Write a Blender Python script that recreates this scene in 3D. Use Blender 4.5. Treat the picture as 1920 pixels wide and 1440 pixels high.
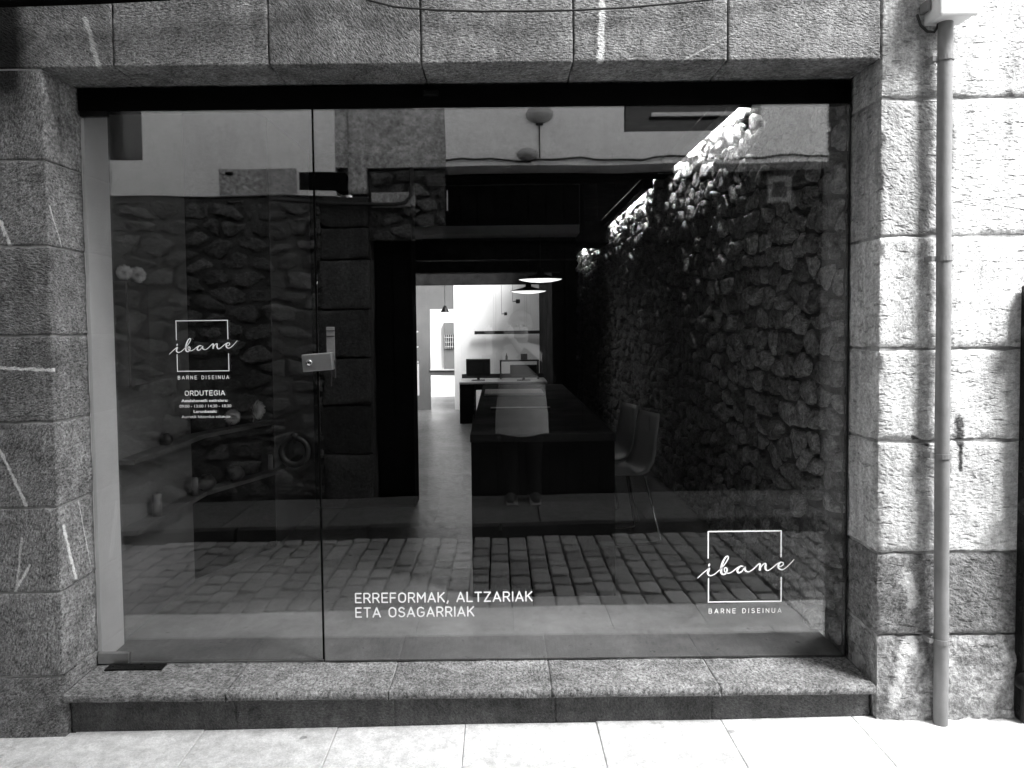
import bpy, bmesh, math, random
from mathutils import Vector, Matrix, noise
R = math.radians
rnd = random.Random(7)
scene = bpy.context.scene
for o in list(bpy.data.objects):
    bpy.data.objects.remove(o)
col = scene.collection

# ------------------------------------------------------------------ camera
cam_d = bpy.data.cameras.new('camera')
cam_d.sensor_width = 36.0
cam_d.lens = 36.0 * 1442 / 1920
cam_d.shift_x = 0.01267
cam_d.shift_y = -0.0245
cam_d.clip_start = 0.01
cam_d.clip_end = 2000
cam = bpy.data.objects.new('camera', cam_d)
col.objects.link(cam)
cam.matrix_world = (Matrix.Translation((0, -2.96, 1.55)) @ Matrix.Rotation(R(87.5), 4, 'X') @ Matrix.Rotation(R(-0.62), 4, 'Z'))
scene.camera = cam

# ------------------------------------------------------------------ sky and sun
SUN_EL, SUN_AZ = 50.0, 135.0           # azimuth clockwise from +Y (into the shop); 90 = along the street to the right
world = bpy.data.worlds.new('World')
scene.world = world
world.use_nodes = True
wn = world.node_tree
sky = wn.nodes.new('ShaderNodeTexSky')
sky.sky_type = 'NISHITA'
sky.sun_disc = False
sky.sun_elevation = R(SUN_EL)
sky.sun_rotation = R(SUN_AZ)
bg = wn.nodes['Background']
bw = wn.nodes.new('ShaderNodeRGBToBW')          # the photograph is black and white
wn.links.new(sky.outputs['Color'], bw.inputs['Color'])
wn.links.new(bw.outputs['Val'], bg.inputs['Color'])
bg.inputs['Strength'].default_value = 0.15
sd = bpy.data.lights.new('sun', 'SUN')
sd.energy = 1.5
sd.angle = R(26)
sd.color = (1.0, 1.0, 1.0)
sun = bpy.data.objects.new('sun', sd)
col.objects.link(sun)
sdir = Vector((math.sin(R(SUN_AZ)) * math.cos(R(SUN_EL)), math.cos(R(SUN_AZ)) * math.cos(R(SUN_EL)), math.sin(R(SUN_EL))))
sun.rotation_euler = sdir.to_track_quat('Z', 'Y').to_euler()
sun.location = (8, -8, 12)

scene.view_settings.view_transform = 'Standard'
scene.view_settings.look = 'None'
scene.view_settings.gamma = 1.0
scene.view_settings.use_curve_mapping = False
scene.view_settings.exposure = 3.0
scene.render.engine = 'CYCLES'
cy = scene.cycles
cy.use_denoising = True
try:
    cy.denoiser = 'OPENIMAGEDENOISE'
except Exception:
    pass
cy.use_adaptive_sampling = True
cy.adaptive_threshold = 0.02
cy.max_bounces = 8
cy.diffuse_bounces = 4
cy.glossy_bounces = 4
cy.transmission_bounces = 8
cy.transparent_max_bounces = 16
cy.sample_clamp_indirect = 6.0

# ------------------------------------------------------------------ helpers
def tag(o, label=None, cat=None, group=None, kind=None):
    if label: o['label'] = label
    if cat: o['category'] = cat
    if group: o['group'] = group
    if kind: o['kind'] = kind
    return o

def empty(name, loc=(0, 0, 0), rz=0.0, **k):
    o = bpy.data.objects.new(name, None)
    o.empty_display_size = 0.1
    col.objects.link(o)
    o.location = loc
    o.rotation_euler = (0, 0, rz)
    return tag(o, **k)

def link(name, me, mat=None, parent=None, **k):
    o = bpy.data.objects.new(name, me)
    col.objects.link(o)
    if mat is not None and not me.materials:
        me.materials.append(mat)
    if parent is not None:
        o.parent = parent
    return tag(o, **k)

class MB:
    """collects shapes of ONE part"""
    def __init__(s):
        s.v = []; s.f = []; s.sm = []
    def add(s, vs, fs, smooth=False):
        b = len(s.v)
        s.v += [tuple(v) for v in vs]
        for f in fs:
            s.f.append(tuple(i + b for i in f)); s.sm.append(smooth)
        return s
    def box(s, x0, x1, y0, y1, z0, z1, rot=None, bev=0.0):
        x0, x1 = min(x0, x1), max(x0, x1); y0, y1 = min(y0, y1), max(y0, y1); z0, z1 = min(z0, z1), max(z0, z1)
        if bev > 0:
            b = min(bev, (x1-x0)*.45, (y1-y0)*.45, (z1-z0)*.45)
            bm = bmesh.new()
            bmesh.ops.create_cube(bm, size=1)
            for v in bm.verts:
                v.co = Vector(((x0+x1)/2 + v.co.x*(x1-x0), (y0+y1)/2 + v.co.y*(y1-y0), (z0+z1)/2 + v.co.z*(z1-z0)))
            bmesh.ops.bevel(bm, geom=bm.edges[:], offset=b, segments=2, affect='EDGES', profile=0.5)
            bm.verts.index_update()
            vs = [v.co.copy() for v in bm.verts]; fs = [[v.index for v in f.verts] for f in bm.faces]
            bm.free()
        else:
            vs = [Vector(p) for p in ((x0,y0,z0),(x1,y0,z0),(x1,y1,z0),(x0,y1,z0),(x0,y0,z1),(x1,y0,z1),(x1,y1,z1),(x0,y1,z1))]
            fs = [(0,3,2,1),(4,5,6,7),(0,1,5,4),(1,2,6,5),(2,3,7,6),(3,0,4,7)]
        if rot is not None:
            vs = [rot @ v for v in vs]
        return s.add(vs, fs)
    def tube(s, pts, r, n=10, caps=True, smooth=True):
        pts = [Vector(p) for p in pts]
        rs = r if isinstance(r, (list, tuple)) else [r]*len(pts)
        vs = []; fs = []; up = None
        for i, p in enumerate(pts):
            d = (pts[min(i+1, len(pts)-1)] - pts[max(i-1, 0)]).normalized()
            if up is None:
                up = d.orthogonal().normalized()
            up = (up - d*up.dot(d))
            up = up.normalized() if up.length > 1e-6 else d.orthogonal().normalized()
            w = d.cross(up)
            for k in range(n):
                a = 2*math.pi*k/n
                vs.append(p + (up*math.cos(a) + w*math.sin(a))*rs[i])
        for i in range(len(pts)-1):
            for k in range(n):
                fs.append((i*n+k, i*n+(k+1) % n, (i+1)*n+(k+1) % n, (i+1)*n+k))
        s.add(vs, fs, smooth)
        if caps:
            m = len(vs)
            s.add(vs[:n], [tuple(range(n-1, -1, -1))]); s.add(vs[m-n:], [tuple(range(n))])
        return s
    def lathe(s, prof, c=(0, 0, 0), n=24, axis='Z', smooth=True):
        vs = []; fs = []
        for (r, h) in prof:
            for k in range(n):
                a = 2*math.pi*k/n
                p = Vector((r*math.cos(a), r*math.sin(a), h))
                if axis == 'Y': p = Vector((p.x, p.z, p.y))
                vs.append(p + Vector(c))
        for i in range(len(prof)-1):
            for k in range(n):
                q = (i*n+k, i*n+(k+1) % n, (i+1)*n+(k+1) % n, (i+1)*n+k)
                fs.append(q if axis != 'Y' else q[::-1])
        return s.add(vs, fs, smooth)
    def mesh(s, name):
        me = bpy.data.meshes.new(name)
        me.from_pydata(s.v, [], s.f)
        me.polygons.foreach_set('use_smooth', s.sm)
        me.validate(); me.update()
        return me
    def build(s, name, mat, parent=None, **k):
        return link(name, s.mesh(name), mat, parent, **k)

def fbm(p, oct=3):
    v = 0; a = 1.0; t = 0
    for i in range(oct):
        v += a*noise.noise(p); t += a; a *= .5; p = p*2.1
    return v/t

def ground_z(x):
    return -0.032 + 0.0105*x

# ------------------------------------------------------------------ materials (all neutral grey: black-and-white photograph)
def g(v): return (v, v, v, 1)

class NT:
    def __init__(s, name):
        s.m = bpy.data.materials.new(name); s.m.use_nodes = True
        s.t = s.m.node_tree; s.b = s.t.nodes['Principled BSDF']
    def n(s, typ, **kw):
        nd = s.t.nodes.new('ShaderNode' + typ)
        for k, v in kw.items():
            if k in nd.inputs.keys() if hasattr(nd.inputs, 'keys') else False:
                nd.inputs[k].default_value = v
            else:
                setattr(nd, k, v)
        return nd
    def l(s, a, b): s.t.links.new(a, b)
    def math(s, op, a, b=None, clamp=False):
        nd = s.t.nodes.new('ShaderNodeMath'); nd.operation = op; nd.use_clamp = clamp
        for i, x in enumerate((a, b)):
            if x is None: continue
            if isinstance(x, (int, float)): nd.inputs[i].default_value = x
            else: s.l(x, nd.inputs[i])
        return nd.outputs[0]
    def ramp(s, fac, stops):
        nd = s.t.nodes.new('ShaderNodeMapRange'); nd.clamp = True
        nd.inputs['From Min'].default_value = stops[0]; nd.inputs['From Max'].default_value = stops[1]
        nd.inputs['To Min'].default_value = stops[2]; nd.inputs['To Max'].default_value = stops[3]
        s.l(fac, nd.inputs['Value']); return nd.outputs['Result']
    def coords(s, scale=(1, 1, 1), rot=(0, 0, 0), kind='Object'):
        tc = s.t.nodes.new('ShaderNodeTexCoord'); mp = s.t.nodes.new('ShaderNodeMapping')
        mp.inputs['Scale'].default_value = scale; mp.inputs['Rotation'].default_value = rot
        s.l(tc.outputs[kind], mp.inputs['Vector']); return mp.outputs['Vector']
    def noise(s, vec, scale, detail=3, rough=.5):
        nd = s.t.nodes.new('ShaderNodeTexNoise'); nd.inputs['Scale'].default_value = scale
        nd.inputs['Detail'].default_value = detail; nd.inputs['Roughness'].default_value = rough
        s.l(vec, nd.inputs['Vector']); return nd.outputs['Fac']
    def bump(s, h, dist, strength=1.0, normal=None):
        nd = s.t.nodes.new('ShaderNodeBump'); nd.inputs['Distance'].default_value = dist; nd.inputs['Strength'].default_value = strength
        s.l(h, nd.inputs['Height'])
        if normal is not None: s.l(normal, nd.inputs['Normal'])
        return nd.outputs['Normal']

def plain(name, v, rough=.5, metal=0.0, spec=.5, emit=0.0, var=0.0, vscale=6.0, bump=0.0, bscale=60):
    t = NT(name)
    t.b.inputs['Base Color'].default_value = g(v)
    t.b.inputs['Roughness'].default_value = rough
    t.b.inputs['Metallic'].default_value = metal
    t.b.inputs['Specular IOR Level'].default_value = spec
    if emit:
        t.b.inputs['Emission Color'].default_value = g(1); t.b.inputs['Emission Strength'].default_value = emit
    vec = t.coords()
    if var:
        f = t.noise(vec, vscale, 4, .6)
        t.l(t.ramp(f, (.3, .7, v*(1-var), v*(1+var))), t.b.inputs['Base Color'])
        t.l(t.ramp(f, (.3, .7, min(1, rough*1.15), rough*.85)), t.b.inputs['Roughness'])
    if bump:
        t.l(t.bump(t.noise(vec, bscale, 3, .6), bump), t.b.inputs['Normal'])
    return t.m

def stone(name, lo, hi, tool=95.0, dist=.006, rot=0.5, stretch=2.2, big=3.0, pit=0.0, marks=(), dark_corner=None, rvar=.12, spots=0.0, dmarks=(), con=.42, gum=False, run=.20):
    """tooled stone: broad tone drift, speckle, chisel-mark relief, paint marks with a shape of their own"""
    t = NT(name)
    v0 = t.coords()
    oi = t.n('ObjectInfo'); rand = oi.outputs['Random']
    # every stone was dressed at its own angle: turn and shift the tooling per stone
    vr = t.t.nodes.new('ShaderNodeVectorRotate'); vr.rotation_type = 'AXIS_ANGLE'; vr.inputs['Axis'].default_value = (0, 1, 0)
    t.l(v0, vr.inputs['Vector'])
    t.l(t.math('ADD', t.math('MULTIPLY', t.math('SUBTRACT', rand, .5), 1.5), rot), vr.inputs['Angle'])
    mp = t.t.nodes.new('ShaderNodeMapping'); mp.inputs['Scale'].default_value = (1, 1, stretch)
    t.l(vr.outputs['Vector'], mp.inputs['Vector'])
    cb_ = t.t.nodes.new('ShaderNodeCombineXYZ'); t.l(t.math('MULTIPLY', rand, 37.0), cb_.inputs['X']); t.l(t.math('MULTIPLY', rand, 19.0), cb_.inputs['Z'])
    t.l(cb_.outputs[0], mp.inputs['Location'])
    v1 = mp.outputs['Vector']
    nb = t.noise(v0, big, 5, .65)
    nm = t.noise(v0, big*6.5, 4, .65)
    nf = t.noise(v1, tool, 3, .6)
    ng = t.noise(v0, tool*2.9, 2, .8)
    vor = t.t.nodes.new('ShaderNodeTexVoronoi'); vor.inputs['Scale'].default_value = tool*.85; t.l(v1, vor.inputs['Vector'])
    pk = t.ramp(vor.outputs['Distance'], (.05, .42, 0, 1))
    st = t.noise(t.coords((1, 1, .10)), 13, 4, .7)
    mix = t.math('ADD', t.math('MULTIPLY', nb, .42), t.math('ADD', t.math('MULTIPLY', nm, .33), t.math('MULTIPLY', ng, .25)))
    c = t.ramp(mix, (.38, .62, lo, hi))
    c = t.math('MULTIPLY', c, t.ramp(st, (.35, .62, 1-run, 1+run*.4)))
    # chisel cuts come out darker, the ridges between them lighter
    c = t.math('MULTIPLY', c, t.ramp(t.math('ADD', t.math('MULTIPLY', nf, .7), t.math('MULTIPLY', ng, .3)), (.36, .64, 1-con, 1+con*.75)))
    c = t.math('MULTIPLY', c, t.ramp(pk, (0, 1, 1-con*.5, 1.04)))
    c = t.math('MULTIPLY', c, t.ramp(rand, (0, 1, 1-rvar, 1+rvar)))
    h = t.math('ADD', t.math('ADD', t.math('MULTIPLY', nf, .8), t.math('MULTIPLY', pk, .35)), t.math('MULTIPLY', ng, .35))
    if pit:
        vo = t.t.nodes.new('ShaderNodeTexNoise'); vo.inputs['Scale'].default_value = 26; vo.inputs['Detail'].default_value = 3
        t.l(t.coords((.6, .6, 1.9)), vo.inputs['Vector'])
        pm = t.ramp(vo.outputs['Fac'], (.30, .40, 1, 0))
        h = t.math('SUBTRACT', h, t.math('MULTIPLY', pm, pit))
        c = t.math('MULTIPLY', c, t.ramp(pm, (0, 1, 1, .72)))
    if gum:
        gv = t.t.nodes.new('ShaderNodeTexVoronoi'); gv.inputs['Scale'].default_value = 6.5; t.l(v0, gv.inputs['Vector'])
        gs = t.n('SeparateColor'); t.l(gv.outputs['Color'], gs.inputs[0])
        gd = t.math('ADD', gv.outputs['Distance'], t.math('MULTIPLY', t.math('SUBTRACT', nm, .5), .10))
        gmk = t.math('MULTIPLY', t.ramp(gd, (.07, .11, 1, 0)), t.ramp(gs.outputs[0], (.55, .60, 0, .45)))
        c = t.math('MULTIPLY', c, t.math('SUBTRACT', 1.0, gmk))
    if spots:
        sp = t.ramp(t.noise(v0, 9.0, 5, .7), (.60, .70, 0, spots))
        c = t.math('MULTIPLY', c, t.math('SUBTRACT', 1.0, sp))
    if marks or dark_corner or dmarks:
        geo = t.n('NewGeometry'); sx = t.n('SeparateXYZ'); t.l(geo.outputs['Position'], sx.inputs[0])
        X, Y, Z = sx.outputs
        wob = t.noise(v0, 45, 3, .7)
        tot = None
        front = t.ramp(Y, (.012, .022, 1, 0))
        for mk_ in marks:
            (x0, z0, x1, z1, w, s) = mk_[:6]; reveal = len(mk_) > 6
            L2 = (x1-x0)**2 + (z1-z0)**2
            dx = t.math('SUBTRACT', Y if reveal else X, x0); dz = t.math('SUBTRACT', Z, z0)
            u = t.math('DIVIDE', t.math('ADD', t.math('MULTIPLY', dx, x1-x0), t.math('MULTIPLY', dz, z1-z0)), L2, True)
            ex = t.math('SUBTRACT', dx, t.math('MULTIPLY', u, x1-x0)); ez = t.math('SUBTRACT', dz, t.math('MULTIPLY', u, z1-z0))
            d = t.math('SQRT', t.math('ADD', t.math('MULTIPLY', ex, ex), t.math('MULTIPLY', ez, ez)))
            d = t.math('ADD', d, t.math('MULTIPLY', t.math('SUBTRACT', wob, .5), w*2.6))
            mk = t.ramp(d, (w*.45, w*1.0, s, 0))
            mk = t.math('MULTIPLY', mk, t.ramp(t.math('ABSOLUTE', t.math('SUBTRACT', X, -1.718)), (.012, .02, 1, 0)) if reveal else front)
            tot = mk if tot is None else t.math('MAXIMUM', tot, mk)
        if tot is not None:
            inv = t.math('SUBTRACT', 1.0, tot)
            c = t.math('ADD', t.math('MULTIPLY', c, inv), t.math('MULTIPLY', tot, .80))
        for (x0, z0, x1, z1, w) in dmarks:
            L2 = (x1-x0)**2 + (z1-z0)**2
            dx = t.math('SUBTRACT', X, x0); dz = t.math('SUBTRACT', Z, z0)
            u = t.math('DIVIDE', t.math('ADD', t.math('MULTIPLY', dx, x1-x0), t.math('MULTIPLY', dz, z1-z0)), L2, True)
            ex = t.math('SUBTRACT', dx, t.math('MULTIPLY', u, x1-x0)); ez = t.math('SUBTRACT', dz, t.math('MULTIPLY', u, z1-z0))
            d = t.math('SQRT', t.math('ADD', t.math('MULTIPLY', ex, ex), t.math('MULTIPLY', ez, ez)))
            d = t.math('ADD', d, t.math('MULTIPLY', t.math('SUBTRACT', wob, .5), w*1.6))
            c = t.math('MULTIPLY', c, t.ramp(d, (w*.5, w*1.2, .10, 1)))
        if dark_corner:
            # near-black towards the upper left corner, ragged edge
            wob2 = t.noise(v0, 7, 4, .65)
            e = t.math('ADD', t.math('MULTIPLY', t.math('SUBTRACT', X, dark_corner[0]), 1.0), t.math('MULTIPLY', t.math('SUBTRACT', wob2, .5), .10))
            mz = t.ramp(t.math('ADD', Z, t.math('MULTIPLY', t.math('SUBTRACT', wob2, .5), .3)), (dark_corner[1]-.22, dark_corner[1]+.08, 0, 1))
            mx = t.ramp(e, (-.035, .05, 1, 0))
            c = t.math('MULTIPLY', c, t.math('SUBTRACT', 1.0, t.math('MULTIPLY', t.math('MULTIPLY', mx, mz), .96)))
    t.l(c, t.b.inputs['Base Color'])
    t.b.inputs['Roughness'].default_value = .9
    t.b.inputs['Specular IOR Level'].default_value = .25
    n1 = t.bump(nm, .010, .5)
    t.l(t.bump(h, dist, 1.0, n1), t.b.inputs['Normal'])
    return t.m

LEFT_MARKS = [(-1.549,2.724,-1.505,2.539,.012,.55),(-1.901,1.968,-1.868,1.876,.010,.9),(-1.923,1.407,-1.722,1.396,.008,.85),
 (-1.936,1.086,-1.841,.866,.008,.8),(.035,.784,.110,.546,.011,.95,1),(-1.866,.741,-1.895,.531,.006,.55),
 (.022,2.025,.096,1.876,.005,.5,1),(.152,.848,.225,.570,.004,.5,1),(-1.839,.635,-1.899,.531,.006,.8)]
M = {}
M['stone_left'] = stone('tooled_sandstone_dark', .09, .32, tool=58, dist=.010, con=.60, rvar=.16, marks=LEFT_MARKS, dark_corner=(-1.785, 2.42))
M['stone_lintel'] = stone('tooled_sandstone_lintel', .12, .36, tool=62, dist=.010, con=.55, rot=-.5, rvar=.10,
                          marks=[(.406,2.80,.397,2.555,.016,1.0),(-1.549,2.724,-1.505,2.539,.012,.55),(.647,2.513,.91,2.649,.004,.3)], dark_corner=(-1.785, 2.42))
M['stone_right_low'] = stone('dark_lower_sandstone', .11, .32, tool=50, dist=.009, rot=.1, stretch=1.5, pit=.8, spots=.55, big=5, rvar=.1, marks=[(1.581,.556,1.614,.450,.030,.55)])  # darker, more spotted tone for the low course of the right pier
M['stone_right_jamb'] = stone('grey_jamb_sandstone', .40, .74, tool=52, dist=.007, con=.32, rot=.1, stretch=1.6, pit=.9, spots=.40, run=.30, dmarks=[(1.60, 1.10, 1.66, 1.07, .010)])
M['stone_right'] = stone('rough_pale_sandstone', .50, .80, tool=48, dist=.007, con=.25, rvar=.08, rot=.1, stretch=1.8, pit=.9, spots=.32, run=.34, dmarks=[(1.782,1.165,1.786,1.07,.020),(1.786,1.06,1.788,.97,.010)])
M['stone_sill'] = stone('speckled_sill_stone', .10, .33, tool=66, dist=.009, con=.65, rvar=.05, rot=.8, stretch=1.5)
M['stone_riser'] = stone('dark_riser_stone', .06, .17, tool=80, dist=.008, rvar=.08, rot=-.7, spots=.3)
M['repair'] = stone('cement_repair', .14, .46, tool=28, dist=.012, rot=0, stretch=1.0, big=7, pit=.5, spots=.5, marks=[(1.60,.30,1.56,.20,.035,.55),(1.56,.20,1.53,.05,.028,.5)])
M['mortar'] = plain('dark_mortar', .07, .95, spec=.03, var=.4, vscale=20, bump=.004, bscale=60)
M['joint'] = plain('pale_joint_mortar', .42, .95, var=.3, vscale=30, bump=.002)
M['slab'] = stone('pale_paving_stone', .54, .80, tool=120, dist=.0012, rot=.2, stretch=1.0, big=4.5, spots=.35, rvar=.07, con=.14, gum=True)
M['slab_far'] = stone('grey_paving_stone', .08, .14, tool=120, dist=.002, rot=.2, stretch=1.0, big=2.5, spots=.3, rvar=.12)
M['sett'] = stone('sett_stone', .23, .42, tool=60, dist=.003, con=.25, rot=.3, stretch=1.0, big=8, rvar=.22)
M['street_bed'] = plain('street_bed', .03, .95, spec=.03, var=.3, bump=.004)
M['kerb'] = plain('dark_kerb', .035, .9, spec=.03, var=.3, bump=.003)
M['ground'] = plain('ground', .18, .95, var=.3, vscale=.4)
M['plaster'] = stone('white_plaster', .74, .86, tool=30, dist=.004, rot=0, stretch=1.0, big=1.6, rvar=0, spots=.06, run=.05, con=.08)
M['plaster_rough'] = stone('rough_plaster', .26, .50, tool=24, dist=.012, rot=0, stretch=1.2, big=3.5, rvar=.1, spots=.4, run=.1)
M['dark_render'] = stone('low_bounce_render', .10, .17, tool=24, dist=.01, rot=0, stretch=1.2, big=2, rvar=.05, spots=.3)  # kept dark so the unseen upper wall throws little light onto the shop front
M['rubble_out'] = stone('rubble_stone', .05, .15, tool=30, dist=.020, rot=.2, stretch=1.2, big=9, rvar=.35, con=.5)
M['jamb_dark'] = stone('dark_jamb_stone', .03, .09, tool=30, dist=.014, rot=.2, stretch=1.2, big=9, rvar=.4, con=.5)
M['rubble_in'] = stone('interior_rubble_stone', .20, .56, tool=34, dist=.010, rot=.2, stretch=1.2, big=9, rvar=.4, con=.45)
M['rubble_mortar'] = plain('rubble_mortar', .16, .95, spec=.03, var=.45, vscale=9, bump=.008, bscale=40)
M['rubble_mortar_out'] = plain('rubble_mortar_dark', .07, .95, spec=.03, var=.45, vscale=9, bump=.008, bscale=40)
M['dark_wood'] = plain('dark_door_wood', .005, .75, var=.4, vscale=12, bump=.001, spec=.02)
M['black'] = plain('black_metal', .012, .45, spec=.4, var=.2, vscale=20)
M['matte_black'] = plain('matte_black', .004, .8, spec=.02, var=.3)
M['ceiling'] = plain('dark_ceiling', .015, .9, spec=.03, var=.3)
M['beam'] = plain('dark_beam_wood', .02, .8, spec=.03, var=.4, vscale=9, bump=.003)
M['white'] = plain('white_paint', .80, .6, var=.03, vscale=3)
M['off_white'] = plain('off_white_paint', .62, .6, var=.06, vscale=3)
M['grey_wall'] = plain('grey_interior_paint', .16, .8, spec=.03, var=.12, vscale=2)
M['dark_wall'] = plain('dark_interior_paint', .012, .85, spec=.03, var=.3, vscale=3)
M['steel'] = plain('brushed_steel', .55, .38, metal=1.0, var=.12, vscale=14)
M['chrome'] = plain('chrome', .75, .15, metal=1.0)
M['iron'] = plain('dark_iron', .007, .30, metal=.0, spec=.12, var=.4, vscale=18, bump=.002)
M['ring'] = plain('black_wrought_iron', .006, .5, spec=.06, var=.3, vscale=40, bump=.001)
M['pipe'] = plain('grey_painted_pipe', .20, .5, var=.18, vscale=7, bump=.001)
M['box_white'] = plain('white_plastic_box', .80, .5, var=.05, vscale=9)
M['vinyl'] = plain('white_vinyl', .92, .5)
M['chair'] = plain('pale_chair_shell', .50, .4, var=.05)
M['paper'] = plain('white_paper', .75, .7, var=.04)
M['table'] = plain('dark_table_top', .012, .85, var=.35, vscale=4, spec=.05)
M['pompom'] = plain('pale_dried_flower', .85, .9, var=.2, vscale=30)
M['candle'] = plain('pale_candle', .16, .5, var=.1)
M['vase'] = plain('dark_ceramic', .03, .3, var=.4, vscale=8)
M['lamp_on'] = plain('lamp_diffuser', .8, .5, emit=.25)
M['strip_on'] = plain('light_strip_diffuser', .8, .5, emit=80.0)
M['cable'] = plain('black_cable', .012, .6)
M['screen'] = plain('dark_screen', .01, .15)
M['cloth_white'] = plain('pale_shirt', .42, .9, var=.12, vscale=10, bump=.004, bscale=30)
M['cloth_dark'] = plain('dark_cloth', .012, .9, spec=.03, var=.3, vscale=12)
M['skin'] = plain('skin', .38, .55)
M['hair'] = plain('hair', .05, .6, var=.4, vscale=40)
M['shoe'] = plain('shoe', .03, .6)
M['sole'] = plain('shoe_sole', .22, .6)

def floor_mat():
    t = NT('polished_concrete')
    v = t.coords(); f = t.noise(v, 2.2, 6, .65); f2 = t.noise(t.coords((1, .7, 1)), 24, 8, .8)
    t.l(t.ramp(f, (.3, .7, .09, .23)), t.b.inputs['Base Color'])
    t.l(t.ramp(f2, (.36, .64, .26, .50)), t.b.inputs['Roughness'])
    t.b.inputs['Specular IOR Level'].default_value = .5
    return t.m
M['floor'] = floor_mat()

GLASS_F0 = .106
def glass_mat():
    t = NT('window_glass')
    t.t.nodes.remove(t.b)
    out = t.t.nodes['Material Output']
    tr = t.n('BsdfTransparent'); tr.inputs['Color'].default_value = g(.95)
    gl = t.n('BsdfGlossy'); gl.inputs['Roughness'].default_value = 0.0; gl.inputs['Color'].default_value = g(1)
    lw = t.n('LayerWeight'); lw.inputs['Blend'].default_value = .5          # Schlick, the same from both sides
    fr = t.math('ADD', t.math('MULTIPLY', t.math('POWER', lw.outputs['Facing'], 5.0), 1-GLASS_F0), GLASS_F0)
    t.l(t.bump(t.noise(t.coords(), 1.7, 1, .5), .0012), gl.inputs['Normal'])     # slightly uneven sheet
    mx = t.n('MixShader')
    t.l(fr, mx.inputs[0]); t.l(tr.outputs[0], mx.inputs[1]); t.l(gl.outputs[0], mx.inputs[2])
    t.l(mx.outputs[0], out.inputs['Surface'])
    return t.m
M['glass'] = glass_mat()

# ------------------------------------------------------------------ block and rubble builders
def stone_block(x0, x1, y0, y1, z0, z1, seed, amp=.006, cell=.035, gap=.004, erode=.012, edge_amp=1.0, ends=1.0):
    """a dressed stone as one closed subdivided box with uneven faces and worn arrises"""
    x0 += gap; x1 -= gap; z0 += gap; z1 -= gap
    nx = max(2, min(28, int((x1-x0)/cell))); ny = max(2, min(10, int((y1-y0)/cell))); nz = max(2, min(24, int((z1-z0)/cell)))
    def axis(a, b, n):
        t = min(.010, (b-a)*.2)
        return [a, a+t] + [a+t+(b-a-2*t)*q/(n-2) for q in range(1, n-2)] + [b-t, b]
    nx += 2; ny += 2; nz += 2
    ax, ay, az = axis(x0, x1, nx), axis(y0, y1, ny), axis(z0, z1, nz)
    idx = {}; vs = []; fs = []
    so = Vector((seed*3.17, seed*1.31, seed*7.7))
    hx, hy, hz = (x1-x0)/2, (y1-y0)/2, (z1-z0)/2
    cx, cyy, cz = (x0+x1)/2, (y0+y1)/2, (z0+z1)/2
    def vid(i, j, k):
        key = (i, j, k)
        if key in idx: return idx[key]
        p = Vector((ax[i], ay[j], az[k]))
        nrm = Vector(((i == nx)-(i == 0), (j == ny)-(j == 0), (k == nz)-(k == 0)))
        q = p + so
        d = amp*(fbm(q*9, 3)*1.6 + .5*noise.noise(q*38))
        cnt = abs(nrm.x)+abs(nrm.y)+abs(nrm.z)
        if cnt > 1:
            e = erode*edge_amp*(.35 + .9*abs(noise.noise(q*14)) + .6*max(0, noise.noise(q*5)))
            if nrm.x: e *= ends
            p -= nrm.normalized()*e
        p += nrm.normalized()*(d - amp*.6)
        idx[key] = len(vs); vs.append(p); return idx[key]
    def face(a, b, c, d): fs.append((a, b, c, d))
    for i in range(nx):
        for k in range(nz):
            face(vid(i,0,k), vid(i+1,0,k), vid(i+1,0,k+1), vid(i,0,k+1))
            face(vid(i,ny,k), vid(i,ny,k+1), vid(i+1,ny,k+1), vid(i+1,ny,k))
    for i in range(nx):
        for j in range(ny):
            face(vid(i,j,0), vid(i,j+1,0), vid(i+1,j+1,0), vid(i+1,j,0))
            face(vid(i,j,nz), vid(i+1,j,nz), vid(i+1,j+1,nz), vid(i,j+1,nz))
    for j in range(ny):
        for k in range(nz):
            face(vid(0,j,k), vid(0,j,k+1), vid(0,j+1,k+1), vid(0,j+1,k))
            face(vid(nx,j,k), vid(nx,j+1,k), vid(nx,j+1,k+1), vid(nx,j,k+1))
    mb = MB(); mb.add(vs, fs, True); return mb

def clip(poly, px, py, nx, ny):
    out = []
    for i in range(len(poly)):
        a = poly[i]; b = poly[(i+1) % len(poly)]
        da = (a[0]-px)*nx + (a[1]-py)*ny; db = (b[0]-px)*nx + (b[1]-py)*ny
        if da <= 0: out.append(a)
        if (da < 0 < db) or (db < 0 < da):
            s = da/(da-db); out.append((a[0]+(b[0]-a[0])*s, a[1]+(b[1]-a[1])*s))
    return out

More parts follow.
